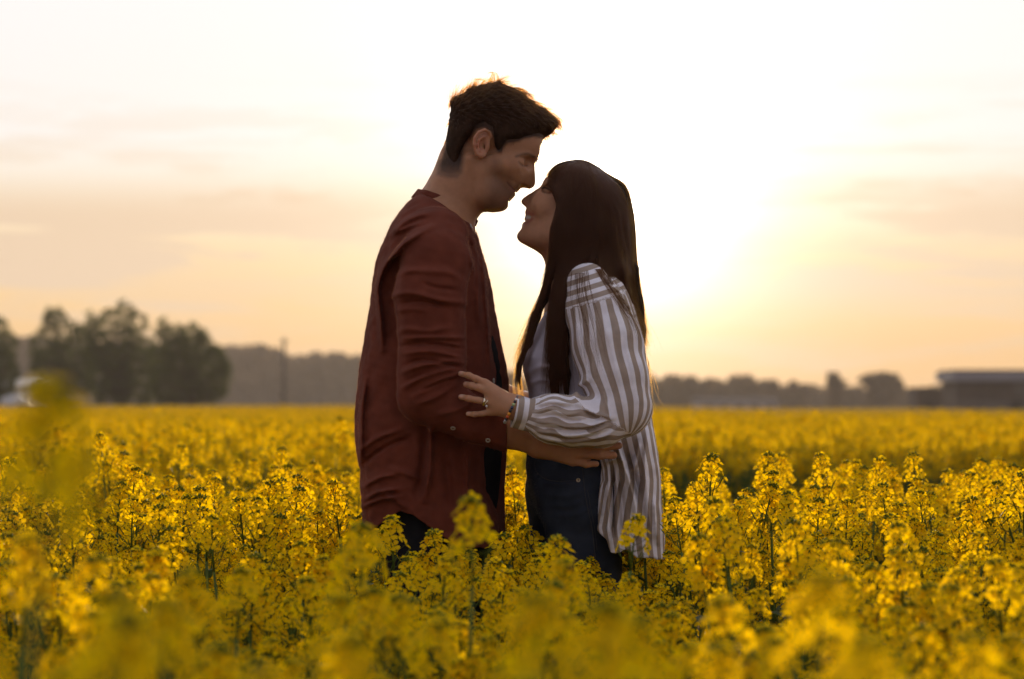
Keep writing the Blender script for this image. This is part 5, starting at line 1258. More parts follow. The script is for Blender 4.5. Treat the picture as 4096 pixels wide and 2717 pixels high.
# ------------------------------------------------------------------ hair
def hair_mat(name, col, mel, red, share=0.70):
    """fibre scattering: dark from the front, light passes through the fibres against the sun"""
    m, t, out = new_mat(name)
    d = t.nodes.new('ShaderNodeBsdfDiffuse'); d.inputs[0].default_value = (*col, 1)
    hb = t.nodes.new('ShaderNodeBsdfHairPrincipled'); hb.model = 'CHIANG'; hb.parametrization = 'MELANIN'
    for k_, v_ in (('Melanin', mel), ('Melanin Redness', red), ('Roughness', 0.32), ('Radial Roughness', 0.45), ('Random Color', 0.25), ('Coat', 0.0)):
        if k_ in hb.inputs: hb.inputs[k_].default_value = v_
    mx = t.nodes.new('ShaderNodeMixShader'); mx.inputs[0].default_value = share
    t.links.new(d.outputs[0], mx.inputs[1]); t.links.new(hb.outputs[0], mx.inputs[2]); t.links.new(mx.outputs[0], out.inputs[0])
    return m
def curves_obj(name, strands, radii, parent, mat):
    """strands: list of (n,3) arrays; radii: list of root radii"""
    hc = bpy.data.hair_curves.new(name)
    sizes = [len(s_) for s_ in strands]
    hc.add_curves(sizes)
    pos = np.concatenate(strands).astype(np.float32)
    hc.attributes['position'].data.foreach_set('vector', pos.ravel())
    ra = hc.attributes.get('radius') or hc.attributes.new('radius', 'FLOAT', 'POINT')
    rr = np.concatenate([r * np.linspace(1, 0.25, n) for r, n in zip(radii, sizes)])
    ra.data.foreach_set('value', rr.astype(np.float32))
    hc.materials.append(mat)
    o = bpy.data.objects.new(name, hc); COL.objects.link(o); o.parent = parent
    off = Vector((0, 0, 0)); r = parent
    while r is not None: off += Vector(r.location); r = r.parent
    o.location = -off
    return o
rng = np.random.RandomState(11)
mhair_m = hair_mat('dark_brown_hair', (0.045, 0.024, 0.013), 0.66, 0.8)
whair_m = hair_mat('long_brown_hair', (0.062, 0.022, 0.011), 0.50, 1.0, 0.42)
mcore_m = principled('dark_hair_mass', (0.036, 0.019, 0.011), rough=0.85, noise=0.3, scale=60, bump=0.8, bscale=260, spec=0.06)
MH_OUT = XZ(M_OUT); MH_LINE = XZ([M_OUT[0]] + M_LINE[::-1]); MH_POLY = XZ(M_OUT + M_LINE)
def man_hair(p):
    x, z = p[:, 0], p[:, 2]
    d2 = poly_sdf(x, z, MH_POLY)
    do = seg_dist2d(x, z, MH_OUT)
    # half width grows inwards from the outline; quiff narrower than the cranium
    R = 0.062; W = 0.0805 - 0.022 * np.clip((x - P(2090, 0)[0]) / 0.08, 0, 1)
    low = np.clip((P(0, 560)[2] - z) / 0.05, 0, 1)
    W = W - 0.006 * low
    dl = seg_dist2d(x, z, MH_LINE)
    W = W - 0.012 * (1 - np.clip(dl / 0.010, 0, 1)) * np.clip((P(2120, 0)[0] - x) / 0.03, 0, 1)
    w = W * np.sqrt(np.clip(1 - (1 - np.clip(do / R, 0, 1)) ** 2, 0, 1))
    d = smax((np.abs(p[:, 1]) - w) * 0.75, d2 + 0.0045 * np.clip((z - P(0, 560)[2]) / 0.03, 0, 1), 0.008)
    d = d + 0.010 * np.clip((P(0, 585)[2] - z) / 0.05, 0, 1) * np.clip((P(1900, 0)[0] - x) / 0.02, 0, 1)
    s = np.abs(p[:, 1])
    tuft = 0.0014 * np.sin(x * 260 + z * 420 + 3 * np.sin(z * 90)) + 0.0012 * np.sin(x * 150 - z * 380 + s * 200)
    topm = np.clip((z - P(0, 540)[2]) / 0.04, 0, 1)
    return (d - tuft * topm).astype(np.float32)
me = mesh_sdf('hair', man_hair, (-0.19, -0.11, 1.55), (0.13, 0.11, 1.80), 0.0026, lip=2.2)
mh = child('hair', me, man, [mcore_m])
co = mesh_co(me); nrm = np.empty(len(co) * 3, np.float32); me.vertices.foreach_get('normal', nrm); nrm = nrm.reshape(-1, 3)
px, py = to_px(co)
st = []; rd = []
idx = rng.choice(len(co), 9000)
for i in idx:
    p0 = co[i].astype(float); n = nrm[i].astype(float); x, y_ = px[i], py[i]
    if n[2] < -0.3 and y_ < 640 and x < 2120: continue
    top = np.clip((520 - y_) / 90, 0, 1)
    # combed forward over the crown and up into the quiff; short and downward at the sides
    f = np.array([0.9, 0, 0.12 - 0.0016 * (x - 1950)]) * top + np.array([-0.10, 0, -1.0]) * (1 - top)
    f = f - (f @ n) * n; f /= max(np.linalg.norm(f), 1e-6)
    ln = (0.018 + 0.030 * rng.rand()) * top + (0.006 + 0.006 * rng.rand()) * (1 - top)
    lift = (0.05 + 0.35 * rng.rand() ** 2) * (0.4 + 0.8 * top)
    side = np.cross(n, f); a = rng.normal(0, 0.30)
    f = f * math.cos(a) + side * math.sin(a)
    t = np.linspace(0, 1, 6)[:, None]
    curl = rng.normal(0, 0.10)
    q = p0 - n * 0.002 + f * ln * t + n * ln * lift * (t - 0.7 * t * t) + side * ln * curl * t * t
    st.append(q); rd.append(rng.uniform(0.00016, 0.00028))
# cropped hair growing out of the skin at the nape, round the ear and at the temples
bodyme = [o_ for o_ in man.children if o_.name.startswith('body')][0].data
bco = mesh_co(bodyme); bn = np.empty(len(bco) * 3, np.float32); bodyme.vertices.foreach_get('normal', bn); bn = bn.reshape(-1, 3)
bx, by = to_px(bco)
sdl = poly_sdf(bx, by, [(1752, 690), (1757, 650)] + M_OUT[1:] + M_LINE[:-3] + [(1850, 650), (1842, 695), (1815, 722), (1770, 712)])
ok = np.nonzero((bco[:, 2] > 1.45) & (sdl < 3) & (sdl > -60) & (np.abs(bco[:, 1]) < 0.085) & ~((bx > 1890) & (bx < 1970) & (by > 518)))[0]
for i in rng.choice(ok, 5200):
    n = bn[i].astype(float); f = np.array([-0.25, 0, -1.0]) if bx[i] < 1900 else np.array([0.15, 0, -1.0]) if bx[i] < 2060 else np.array([0.6, 0, 0.5])
    f = f + rng.normal(0, 0.25, 3); f = f - (f @ n) * n; f /= max(np.linalg.norm(f), 1e-6)
    dens = np.clip((725 - by[i]) / 90, 0, 1)
    if rng.rand() > dens: continue
    ln = rng.uniform(0.003, 0.008) * (0.35 + 0.65 * dens); t = np.linspace(0, 1, 4)[:, None]
    st.append(bco[i] + f * ln * t + n * (0.0004 + 0.25 * ln * t)); rd.append(0.00020)
# cow-lick and loose locks at the crown, quiff and back
def locks(base, tip, bend, num, spread, r=0.00035, n=8, tspread=None):
    for _ in range(num):
        b = np.array(P(*base)) + rng.normal(0, spread, 3); e = np.array(P(*tip)) + rng.normal(0, tspread or spread * 1.2, 3)
        m = (b + e) / 2 + np.array([bend[0], rng.normal(0, 0.004), bend[1]]) + rng.normal(0, spread * 0.5, 3)
        t = np.linspace(0, 1, n)[:, None]
        st.append(b * (1 - t) ** 2 + 2 * m * t * (1 - t) + e * t * t); rd.append(r)
locks((1955, 340, 0), (1972, 292, 0), (0.004, 0.004), 14, 0.0022); locks((1975, 335, 0), (1973, 290, 0), (0.002, 0.0), 12, 0.0018); locks((1990, 332, 0.01), (1978, 294, 0), (0.008, 0.006), 12, 0.002)
locks((1972, 292, 0), (1952, 296, 0), (-0.002, 0.003), 6, 0.0012); locks((1900, 352, 0), (1902, 318, 0), (-0.004, 0.0), 10, 0.002); locks((1902, 320, 0), (1940, 322, 0), (0.0, 0.004), 7, 0.0015)
locks((1925, 345, 0), (1948, 312, 0), (0.0, 0.004), 10, 0.002); locks((1940, 342, 0), (1962, 316, 0), (0.003, 0.006), 10, 0.003); locks((2000, 330, 0), (2004, 318, 0), (0, 0), 12, 0.002)
locks((1800, 430, 0), (1830, 376, 0), (-0.008, 0.006), 22, 0.003); locks((1845, 385, 0), (1885, 344, 0), (-0.006, 0.006), 20, 0.003); locks((1815, 400, 0), (1800, 392, 0), (0, 0.003), 8, 0.002)
locks((2060, 360, 0), (2110, 385, 0), (0.004, 0.012), 24, 0.003); locks((2090, 375, 0), (2135, 400, 0), (0.004, 0.009), 20, 0.003); locks((2200, 470, 0), (2245, 500, 0), (0.010, 0.008), 46, 0.005)
locks((2215, 490, 0), (2236, 522, 0), (0.014, -0.002), 40, 0.005); locks((2205, 520, 0), (2215, 546, 0), (0.008, -0.003), 40, 0.005); locks((2185, 535, 0), (2190, 556, 0), (0.003, -0.004), 40, 0.006); locks((2178, 552, 0), (2184, 568, 0), (0, 0), 4, 0.001)
locks((2150, 425, 0), (2215, 470, 0), (0.004, 0.006), 24, 0.004); locks((2140, 540, -0.03), (2180, 556, -0.02), (0.0, -0.005), 30, 0.006)
curves_obj('hair_strands', st, rd, mh, mhair_m)

# ---- woman
W_OUT = [(2187, 712), (2198, 690), (2225, 663), (2262, 647), (2297, 640), (2342, 645), (2373, 663), (2409, 684), (2445, 706), (2481, 729), (2505, 757), (2520, 797), (2529, 846), (2535, 891), (2537, 930), (2536, 976), (2539, 1053), (2546, 1130)]
W_IN = [(2500, 1150), (2420, 1120), (2340, 1090), (2285, 1100), (2215, 1110), (2203, 1050), (2203, 974), (2204, 943), (2201, 925), (2216, 875), (2226, 830), (2226, 803), (2216, 787), (2203, 769), (2192, 745)]
WH_OUT = XZ(W_OUT); WH_POLY = XZ(W_OUT + W_IN)
G = [[(2300, 642, -0.03), (2225, 690, -0.052), (2197, 735, -0.064), (2213, 775, -0.072), (2229, 820, -0.078), (2219, 870, -0.081), (2204, 930, -0.082), (2202, 985, -0.080), (2192, 1060, -0.078), (2167, 1180, -0.082), (2130, 1270, -0.087), (2102, 1370, -0.092), (2074, 1440, -0.094), (2061, 1500, -0.094), (2067, 1558, -0.094)],
     [(2315, 640, -0.03), (2270, 680, -0.062), (2258, 760, -0.080), (2262, 850, -0.090), (2250, 930, -0.093), (2240, 1000, -0.091), (2225, 1100, -0.088), (2205, 1200, -0.095), (2192, 1300, -0.105), (2186, 1400, -0.112), (2180, 1500, -0.110), (2176, 1580, -0.106)],
     [(2330, 642, -0.03), (2310, 700, -0.072), (2310, 800, -0.092), (2305, 900, -0.098), (2290, 1000, -0.098), (2262, 1080, -0.102), (2245, 1180, -0.115), (2232, 1300, -0.128), (2226, 1400, -0.132), (2222, 1500, -0.130), (2218, 1595, -0.128)],
     [(2345, 645, -0.03), (2360, 720, -0.077), (2365, 820, -0.094), (2365, 920, -0.100), (2350, 1010, -0.103), (2300, 1080, -0.110), (2262, 1180, -0.130), (2254, 1300, -0.145), (2256, 1400, -0.150), (2262, 1500, -0.146), (2268, 1575, -0.142)]]
GB = [[(2350, 645, -0.03), (2380, 720, -0.077), (2400, 830, -0.093), (2405, 940, -0.098), (2396, 1020, -0.100), (2405, 1100, -0.125), (2445, 1200, -0.142), (2500, 1290, -0.115), (2548, 1352, -0.075)],
      [(2370, 655, -0.02), (2430, 740, -0.062), (2460, 850, -0.078), (2470, 960, -0.083), (2480, 1080, -0.083), (2500, 1200, -0.075), (2538, 1300, -0.055), (2577, 1390, -0.035)],
      [(2400, 672, 0), (2478, 752, -0.02), (2518, 860, -0.03), (2526, 960, -0.03), (2530, 1080, -0.03), (2542, 1200, -0.02), (2562, 1320, 0), (2582, 1392, 0)]]
def woman_hair(p):
    x, z = p[:, 0], p[:, 2]
    d2 = poly_sdf(x, z, WH_POLY); do = seg_dist2d(x, z, WH_OUT)
    R = 0.065; W = 0.090
    w = W * np.sqrt(np.clip(1 - (1 - np.clip(do / R, 0, 1)) ** 2, 0, 1))
    d = smax((np.abs(p[:, 1]) - w) * 0.8, d2 + 0.008 * np.clip((x - P(2380, 0)[0]) / 0.05, 0, 1), 0.006)
    F = Field(p); F.d = np.minimum(d, 0.3).astype(np.float32)
    fl = ((0, 1, 0), 2.0)
    for s in (1, -1):
        for g, r in ((G[2], 0.015), (G[3], 0.011)):
            F.chain([P(a, b, s * (y + 0.010)) for a, b, y in g[6:]], [r, r, r * 0.95, r * 0.8, r * 0.5, r * 0.2][:len(g) - 6], k=0.010)
        F.chain([P(a + 14, b, s * (y + 0.01)) for a, b, y in G[0][8:]], [0.009, 0.010, 0.009, 0.006, 0.004, 0.003, 0.002], k=0.01)
        for g, r in ((GB[1], 0.022), (GB[2], 0.020)):
            F.chain([P(a - 10, b, s * (y + 0.008)) for a, b, y in g[4:]], [r, r * 0.85, r * 0.55, r * 0.15], k=0.012)
    F.chain([P(2500, 1080, 0), P(2530, 1250, 0), P(2562, 1360, 0)], [0.02, 0.016, 0.004], k=0.02)
    F.d -= 0.0010 * np.sin(x * 420 + 6 * np.sin(z * 18)) * np.clip((P(0, 760)[2] - z) / 0.05, 0.2, 1)
    return F.d
me = mesh_sdf('hair', woman_hair, (-0.02, -0.19, 1.05), (0.32, 0.19, 1.63), 0.0030, lip=2.2)
wcore_m = principled('brown_hair_mass', (0.034, 0.0175, 0.010), rough=0.85, noise=0.3, scale=60, bump=0.6, bscale=300, spec=0.06)
wh = child('hair', me, woman, [wcore_m])
st = []; rd = []
def resamp(g, n):
    a = smooth_curve(g, 8); s_ = np.concatenate([[0], np.cumsum(np.linalg.norm(np.diff(a, axis=0) * [1, 1, 1500], axis=1))])
    t = np.linspace(0, s_[-1], n); return np.stack([np.interp(t, s_, a[:, k]) for k in range(3)], 1)
def sheet(guides, num, jit, n=22, mirror=False, t0=0.0, lift=0.004, tipj=10):
    gs = [resamp(g, n) for g in guides]
    for _ in range(num):
        u = rng.rand() * (len(gs) - 1); i = min(int(u), len(gs) - 2); f = u - i
        q = gs[i] * (1 - f) + gs[i + 1] * f
        t = np.linspace(0, 1, n)
        a, b = rng.normal(0, 1, 2)
        q[:, 0] += a * jit * t + tipj * b * t ** 2 + 2.5 * np.sin(t * rng.uniform(3, 9) + rng.uniform(0, 6)) * t
        q[:, 2] += -abs(rng.normal(0, 1)) * lift * 0.5 - 0.002 + rng.normal(0, 0.004) * t
        q[:, 1] += (rng.uniform(0.90, 1.05) - 1) * (q[:, 1] - q[0, 1]) * t * t
        k0 = int(n * t0 * rng.rand()); k1 = n - int(rng.rand() ** 1.3 * n * 0.30)
        q = q[k0:k1]
        if len(q) < 4: continue
        if mirror: q[:, 2] *= -1
        st.append(np.array([P(*r_) for r_ in q])); rd.append(rng.uniform(0.00016, 0.00032))
G0b = [(a + (10 if b < 1250 else 15), b, y - 0.003) for a, b, y in G[0]]
sheet([G[0][:10], G[1][:7]], 1300, 4, t0=0.02, n=18, tipj=4); sheet([G[0], G0b], 420, 4, t0=0.3, tipj=7); sheet(G[1:], 2300, 6, t0=0.02); sheet(GB, 2600, 6, t0=0.02); sheet([G[3], GB[0]], 500, 8, t0=0.15, n=16); sheet(G, 350, 6, mirror=True, t0=0.3); sheet(GB, 250, 6, mirror=True, t0=0.3)
# glowing wisps at the throat, thin lock ends, flyaways across the shirt and the back
W1 = [[(2190, 1062, -0.02), (2172, 1150, -0.02), (2158, 1210, -0.03), (2126, 1262, -0.05), (2098, 1318, -0.06), (2078, 1400, -0.06)], [(2196, 1062, -0.05), (2178, 1180, -0.06), (2140, 1268, -0.07), (2108, 1362, -0.08), (2070, 1440, -0.09), (2054, 1480, -0.09)]]
sheet(W1, 130, 6, n=14, tipj=14)
W2 = [[(2110, 1350, -0.09), (2080, 1430, -0.09), (2064, 1490, -0.09), (2072, 1585, -0.09)], [(2122, 1345, -0.095), (2096, 1420, -0.095), (2078, 1490, -0.095), (2090, 1590, -0.09)]]
sheet(W2, 150, 4, n=12, tipj=9)
W3 = [[(2285, 1010, -0.11), (2282, 1080, -0.11), (2275, 1200, -0.175), (2300, 1330, -0.235), (2325, 1450, -0.262), (2345, 1530, -0.268)], [(2345, 1010, -0.12), (2352, 1080, -0.12), (2370, 1200, -0.225), (2400, 1330, -0.265), (2412, 1440, -0.285), (2405, 1500, -0.29)]]
seat0 = len(st); sheet(W3, 44, 26, n=14, tipj=26, lift=0.001)
W4 = [[(2362, 1052, -0.115), (2430, 1150, -0.18), (2490, 1230, -0.19), (2545, 1300, -0.16), (2575, 1380, -0.1)], [(2400, 1050, -0.115), (2460, 1140, -0.17), (2520, 1230, -0.16), (2560, 1310, -0.12), (2580, 1390, -0.06)]]
sheet(W4, 80, 22, n=12, tipj=10, lift=0.001); seat1 = len(st)
BANG = [[(2325, 639, -0.01), (2275, 643, -0.015), (2232, 657, -0.02), (2203, 682, -0.02), (2184, 712, -0.02)], [(2320, 641, 0.02), (2270, 647, 0.02), (2230, 662, 0.02), (2204, 688, 0.02), (2186, 716, 0.02)]]
sheet([[(2300, 641, -0.02), (2235, 665, -0.036), (2203, 700, -0.046), (2189, 742, -0.054)], [(2318, 641, -0.03), (2262, 664, -0.054), (2226, 710, -0.064), (2206, 768, -0.068)]], 600, 3, n=10, tipj=4, lift=0.003)
sheet(BANG, 150, 2.0, n=10, tipj=3, lift=0.002)
FLY = [[(2585, 1420, 0.0), (2600, 1480, 0.0), (2612, 1540, 0.0), (2606, 1590, 0.0)], [(2595, 1450, -0.02), (2602, 1520, -0.02), (2600, 1580, -0.01), (2616, 1640, 0)]]
sheet(FLY, 14, 10, n=10, tipj=22)
BK = [[(2470, 735, 0.0), (2512, 775, 0.0), (2531, 850, 0.0), (2539, 940, 0.0), (2542, 1060, 0.0), (2560, 1210, 0.0), (2580, 1370, 0.0)], [(2440, 706, 0.0), (2500, 745, 0), (2526, 820, 0), (2536, 910, 0), (2540, 1040, 0), (2555, 1190, 0), (2576, 1350, 0)]]
sheet(BK, 800, 4.5, n=16, tipj=6)
TOPB = [[(2297, 638, 0), (2342, 643, 0), (2373, 661, 0), (2409, 683, 0), (2445, 705, 0), (2483, 728, 0), (2508, 757, 0), (2526, 810, 0)], [(2297, 644, -0.012), (2342, 650, -0.012), (2373, 668, -0.012), (2409, 690, -0.012), (2445, 712, -0.012), (2480, 737, -0.012), (2503, 765, -0.012), (2520, 815, -0.01)]]
sheet(TOPB, 320, 3.0, n=16, tipj=3)
sheet([GB[1], GB[2], BK[1]], 900, 5, n=18, t0=0.05)
# every near-side strand lies outside the mass beneath it
bcore = bvh_of(wh.data)
for i in range(len(st)):
    if st[i][:, 1].mean() > -0.025: continue
    xx, yy = to_px(st[i]); off = rng.uniform(0.0006, 0.0040)
    for j in range(len(xx)):
        h_ = surf_y(bcore, xx[j], yy[j])[0]
        if h_ is not None and st[i][j, 1] > h_.y - off: st[i][j] = P(xx[j], yy[j], h_.y - off)
# loose strands lie on whatever cloth or hair is beneath them
bv3 = [bvh_of(SLEEVE_ME), bvh_of(wshirt.data), bvh_of(wh.data)]
for i in range(seat0, seat1):
    xx, yy = to_px(st[i])
    for j in range(len(xx)):
        ys_ = [h_.y for h_ in (surf_y(b_, xx[j], yy[j])[0] for b_ in bv3) if h_ is not None]
        if ys_: st[i][j] = P(xx[j], yy[j], min(ys_) - 0.0022)
curves_obj('hair_strands', st, rd, wh, whair_m)

# ---- short fibres added along the cloth outlines to give them a bright sunlit rim
def rim_fibres(obj, num, ln, col, seed, nylim=0.4, r=0.00007):
    r_ = np.random.RandomState(seed); me = obj.data; c_ = mesh_co(me); n_ = np.empty(len(c_) * 3, np.float32); me.vertices.foreach_get('normal', n_); n_ = n_.reshape(-1, 3)
    ok = np.nonzero((np.abs(n_[:, 1]) < nylim) & (c_[:, 2] > 0.72))[0]
    i = r_.choice(ok, num); p0 = c_[i] + r_.normal(0, 0.0008, (num, 3)); d = n_[i] + r_.normal(0, 0.55, (num, 3)); d /= np.linalg.norm(d, axis=1)[:, None]
    L_ = r_.uniform(0.4, 1.0, num)[:, None] * ln; side = r_.normal(0, 0.4, (num, 3)) * L_
    pts = np.stack([p0, p0 + d * L_ * 0.55, p0 + d * L_ + side * 0.6], 1)
    m = bpy.data.materials.get('rim_fibre_' + col[0])
    if m is None:
        m, t, out = new_mat('rim_fibre_' + col[0]); tr = t.nodes.new('ShaderNodeBsdfTranslucent'); tr.inputs[0].default_value = (*col[1], 1); df = t.nodes.new('ShaderNodeBsdfDiffuse'); df.inputs[0].default_value = (*col[1], 1)
        mx = t.nodes.new('ShaderNodeMixShader'); mx.inputs[0].default_value = 0.7; t.links.new(df.outputs[0], mx.inputs[1]); t.links.new(tr.outputs[0], mx.inputs[2]); t.links.new(mx.outputs[0], out.inputs[0])
    curves_obj('rim_fibre', list(pts), [r] * num, obj, m)
RL = ('rust', (0.60, 0.27, 0.13)); WL = ('white', (0.85, 0.80, 0.74)); JL = ('blue', (0.40, 0.36, 0.34))
rim_fibres(shirt, 34000, 0.0028, RL, 1, 0.2); rim_fibres(wshirt, 9000, 0.0022, WL, 2); rim_fibres(jeans, 8000, 0.0020, JL, 4)
for o_ in woman.children:
    if o_.name.startswith('sleeve'): rim_fibres(o_, 5000, 0.0020, WL, 5)
# ---- plants one can pick out: everything from the lens to just behind the couple
prng = random.Random(77)
def px2x(px, D): return (px - 2048) / FPX * D
def feet_clear(x, y):
    return not (-0.36 < x < 0.33 and -0.17 < y < 0.22)
HERO = [  # px, D, photo row of the top, tilt, label
    (255, 1.5, 1505, 0.0, 'blurred rapeseed plant close to the lens at the left, its top above the horizon'),
    (2838, 5.25, 1806, 0.0, 'tall sharp rapeseed flower head standing alone right of the striped shirt'),
    (1190, 5.15, 1934, 0.0, 'sharp rapeseed plant left of the red shirt, the left one of a pair'),
    (1330, 5.20, 1912, -0.14, 'sharp slanting rapeseed plant left of the red shirt, the right one of a pair'),
    (3090, 5.05, 1925, 0.10, 'sharp rapeseed plant with a bent stalk to the right of the tallest flower head'),
    (30, 5.10, 1820, 0.0, 'tall sharp rapeseed plant at the left edge of the picture'),
    (1570, 4.55, 2060, 0.0, 'rapeseed plant with several green-topped heads in front of the red shirt hem'),
    (1720, 4.60, 2110, 0.05, 'rapeseed plant with round yellow heads under the gap in the red shirt hem'),
    (1900, 3.30, 1965, 0.0, 'soft-focus tall rapeseed plant overlapping the front of the red shirt'),
    (2545, 4.25, 2050, 0.0, 'tall rapeseed plant overlapping the hem of the striped shirt'),
    (2235, 4.10, 2130, 0.0, 'rapeseed plant overlapping the front leg of the jeans'),
    (2330, 4.55, 2240, 0.0, 'short rapeseed plant in front of the jeans between two taller ones'),
    (2040, 5.35, 2050, 0.0, 'sharp rapeseed plant in the gap between the two people'),
    (2110, 5.10, 2090, 0.0, 'second sharp rapeseed plant in the gap between the two people'),
    (2090, 5.05, 2195, 0.0, 'short sharp rapeseed plant between the two pairs of legs'),
    (3320, 2.0, 2280, 0.0, 'large blurred rapeseed plant in the right foreground'),
    (3640, 6.30, 1800, 0.06, 'rapeseed plant rising above the crop at the far right of the dark strip'),
    (700, 2.1, 2380, 0.0, 'blurred rapeseed plant with a green top in the left foreground'),
    (380, 2.9, 2200, 0.0, 'very blurred rapeseed plant low at the left behind the closest one'),
    (120, 2.7, 2120, 0.0, 'very blurred rapeseed plant in the bottom left corner'),
    (1380, 1.9, 2520, 0.0, 'blurred rapeseed plant at the bottom centre left'),
    (1450, 3.2, 2075, 0.0, 'soft-focus rapeseed plant overlapping the back hem of the red shirt')]
taken = []
for i, (px_, D, row, tl, lab) in enumerate(HERO):
    top = CAMZ + (HORY - row) / FPX * D; x = px2x(px_, D); y = D - CAMD
    x0 = x - math.sin(tl) * top
    k = 6 if D < 2.3 else i % len(PLANTS)
    # the main head of the plant leans: shift the foot so that the head stands over the measured spot
    rz = prng.uniform(0, 6.28)
    o = put_plant(k, x0, y, top - float(gz(x, y)), rz, lab, 'rapeseed plants', (0, tl), sep_buds=True, sep_flowers=(4.4 < D < 5.4))
    tp = Matrix.LocRotScale(o.location, o.rotation_euler, o.scale) @ PTOP[k]
    o.location.x += x - tp.x; o.location.y += y - tp.y; o.scale.z *= (top - o.location.z) / (tp.z - o.location.z)
    taken.append((x0, y))
count = 0; tries = 0
cand = []
while len(cand) < 276 and tries < 20000:
    tries += 1
    D = math.sqrt(1.6 ** 2 + (6.8 ** 2 - 1.6 ** 2) * prng.random()) if prng.random() < 0.93 else prng.uniform(1.5, 3.0)
    x = prng.uniform(-0.225, 0.225) * D * 1.04; y = D - CAMD
    if not feet_clear(x, y): continue
    if any((x - a) ** 2 + (y - b) ** 2 < 0.095 ** 2 for a, b in taken): continue
    taken.append((x, y)); cand.append((x, y, D))
for x, y, D in cand:
    if D < 2.2: h = prng.gauss(0.885, 0.035); h = min(h, CAMZ - 0.072 * D - 0.01)
    elif D < 4.7: h = prng.gauss(0.815, 0.045)
    else: h = prng.gauss(0.865, 0.040)
    if abs(x) < 0.35 and D > 3.4 and D < 5.1: h = min(h, (0.815 if x < 0 else 0.735) + prng.uniform(-0.04, 0.02))
    px_ = 2048 + x / D * FPX
    side = 0 if px_ < 1000 else 1 if px_ < 2048 else 2 if px_ < 2760 else 3
    if D < 2.6:
        lab = ('blurred rapeseed plant in the near rows at the lower left', 'blurred rapeseed plant in the near rows below the red shirt', 'blurred rapeseed plant in the near rows below the striped shirt', 'blurred rapeseed plant in the near rows at the lower right')[side]; gr = 'blurred rapeseed plants in the foreground'
    elif D < 4.6:
        lab = ('soft-focus rapeseed plant in the middle rows on the left', 'soft-focus rapeseed plant in the middle rows before the red shirt', 'soft-focus rapeseed plant in the middle rows before the jeans', 'soft-focus rapeseed plant in the middle rows on the right')[side]; gr = 'rapeseed plants in front of the couple'
    elif D < 5.7:
        lab = ('sharp rapeseed plant far left, level with the couple', 'sharp rapeseed plant beside the back of the red shirt', 'sharp rapeseed plant beside the striped shirt', 'sharp rapeseed plant far right, level with the couple')[side]; gr = 'rapeseed plants level with the couple'
    else:
        lab = ('rapeseed plant at the left in the last rows before the dark strip', 'rapeseed plant behind the red shirt before the dark strip', 'rapeseed plant behind the striped shirt before the dark strip', 'rapeseed plant at the right in the last rows before the dark strip')[side]; gr = 'rapeseed plants behind the couple'
    put_plant(prng.randrange(len(PLANTS)), x, y, h, prng.uniform(0, 6.28), lab, gr, (prng.gauss(0, 0.05), prng.gauss(0, 0.06)), sep_buds=(4.3 < D < 6.0 and prng.random() < 0.8))
# ---- the rest of the crop: one mass
fr = np.random.RandomState(3)
pts = []
def strip(n, D0, D1, half, pow_=1.0, hm=0.875, hs=0.045, sc_=1.0):
    for _ in range(n):
        D = (D0 ** 2 + (D1 ** 2 - D0 ** 2) * fr.rand()) ** 0.5
        x = fr.uniform(-1, 1) * (half * D + 1.2)
        if D < 6.8 and abs(x) < 0.225 * D * 1.04 and fr.rand() < 0.45: continue
        if D < 7.2 and not feet_clear(x, D - CAMD): continue
        # the tramline behind the couple: a low dark gap running slightly askew
        c0 = 8.75 - 0.10 * x; wr = float(smooth01(np.array((x + 0.2) / 1.0))); gap = abs(D - c0 - 2.0 * wr) < 0.9 + 2.5 * wr
        if gap and fr.rand() < (0.995 if x > 0 else 0.8): continue
        h = fr.normal(hm, hs)
        if 3.0 < D < 5.1 and -0.33 < x < 0.36: h = min(h, 0.735 if x > 0.02 else 0.80)
        if gap: h *= 0.62
        pts.append((x, D - CAMD, h, sc_))
strip(1000, 3.0, 7.2, 0.30, hm=0.80)
strip(7600, 6.6, 24, 0.27, hm=0.885)
strip(9000, 24, 75, 0.26, hm=0.89, sc_=1.5)
strip(9000, 75, 230, 0.25, hm=0.89, sc_=3.2)
A = np.array(pts); 
me = bpy.data.meshes.new('rapeseed_crop'); me.vertices.add(len(A))
co = np.stack([A[:, 0], A[:, 1], gz(A[:, 0], A[:, 1])], 1).astype(np.float32); me.vertices.foreach_set('co', co.ravel())
s = A[:, 2] / 0.95; hs_ = (0.5 + 0.5 * s) * A[:, 3]
a = me.attributes.new('scl', 'FLOAT_VECTOR', 'POINT'); a.data.foreach_set('vector', np.stack([hs_, hs_, s], 1).astype(np.float32).ravel())
a = me.attributes.new('rot', 'FLOAT_VECTOR', 'POINT'); a.data.foreach_set('vector', np.stack([fr.normal(0, 0.05, len(A)), fr.normal(0, 0.05, len(A)), fr.uniform(0, 6.28, len(A))], 1).astype(np.float32).ravel())
a = me.attributes.new('kind', 'INT', 'POINT'); a.data.foreach_set('value', fr.randint(0, len(PLANTFULL), len(A)).astype(np.int32))
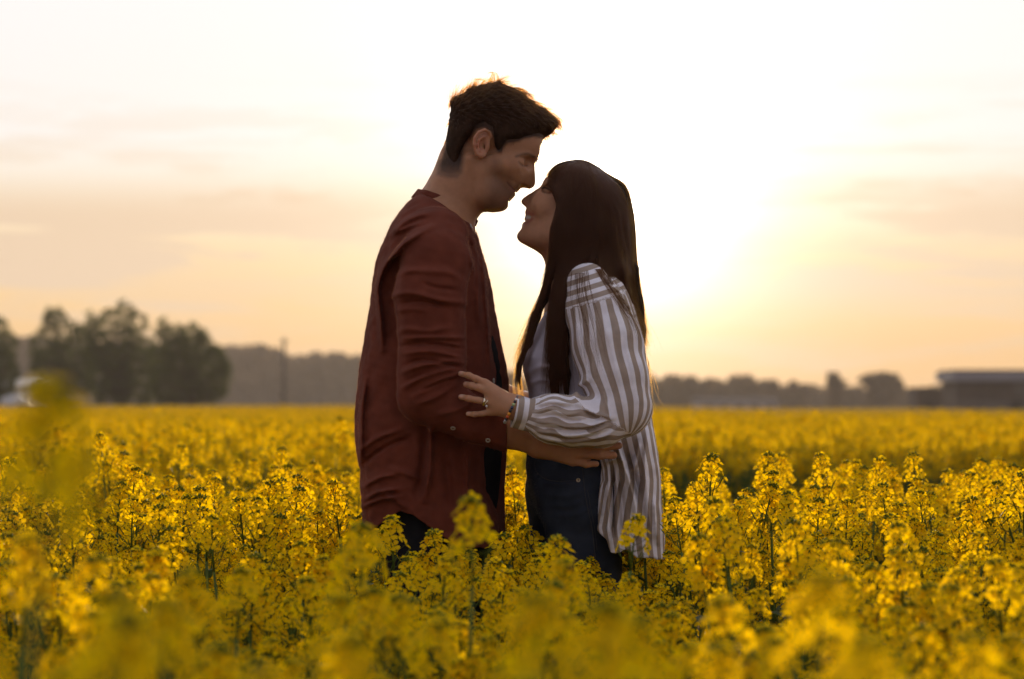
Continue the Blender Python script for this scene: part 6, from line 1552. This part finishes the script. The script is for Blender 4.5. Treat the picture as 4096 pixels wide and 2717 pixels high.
crop = add_obj('rapeseed_crop', me, None, []); tag(crop, 'yellow rapeseed crop stretching away behind the couple to the trees', 'crop', None, 'stuff')
ng = bpy.data.node_groups.new('crop_scatter', 'GeometryNodeTree')
ng.interface.new_socket('Geometry', in_out='INPUT', socket_type='NodeSocketGeometry'); ng.interface.new_socket('Geometry', in_out='OUTPUT', socket_type='NodeSocketGeometry')
gi = ng.nodes.new('NodeGroupInput'); go = ng.nodes.new('NodeGroupOutput'); jn = ng.nodes.new('GeometryNodeJoinGeometry')
def nattr(nm, tp):
    n = ng.nodes.new('GeometryNodeInputNamedAttribute'); n.data_type = tp; n.inputs['Name'].default_value = nm; return n.outputs['Attribute']
scl = nattr('scl', 'FLOAT_VECTOR'); rot_ = nattr('rot', 'FLOAT_VECTOR'); kd = nattr('kind', 'INT')
e2r = ng.nodes.new('FunctionNodeEulerToRotation'); ng.links.new(rot_, e2r.inputs[0])
m2p = ng.nodes.new('GeometryNodeMeshToPoints'); ng.links.new(gi.outputs[0], m2p.inputs['Mesh'])
for k, pm in enumerate(PLANTFULL):
    src = bpy.data.objects.new('rapeseed_source', pm)          # never linked to the scene
    oi = ng.nodes.new('GeometryNodeObjectInfo'); oi.inputs['Object'].default_value = src; oi.inputs['As Instance'].default_value = True
    cmp_ = ng.nodes.new('FunctionNodeCompare'); cmp_.data_type = 'INT'; cmp_.operation = 'EQUAL'; ng.links.new(kd, cmp_.inputs[2]); cmp_.inputs[3].default_value = k
    ip = ng.nodes.new('GeometryNodeInstanceOnPoints')
    ng.links.new(m2p.outputs[0], ip.inputs['Points']); ng.links.new(cmp_.outputs[0], ip.inputs['Selection']); ng.links.new(oi.outputs['Geometry'], ip.inputs['Instance'])
    ng.links.new(e2r.outputs[0], ip.inputs['Rotation']); ng.links.new(scl, ip.inputs['Scale']); ng.links.new(ip.outputs[0], jn.inputs[0])
ng.links.new(jn.outputs[0], go.inputs[0])
md = crop.modifiers.new('scatter', 'NODES'); md.node_group = ng
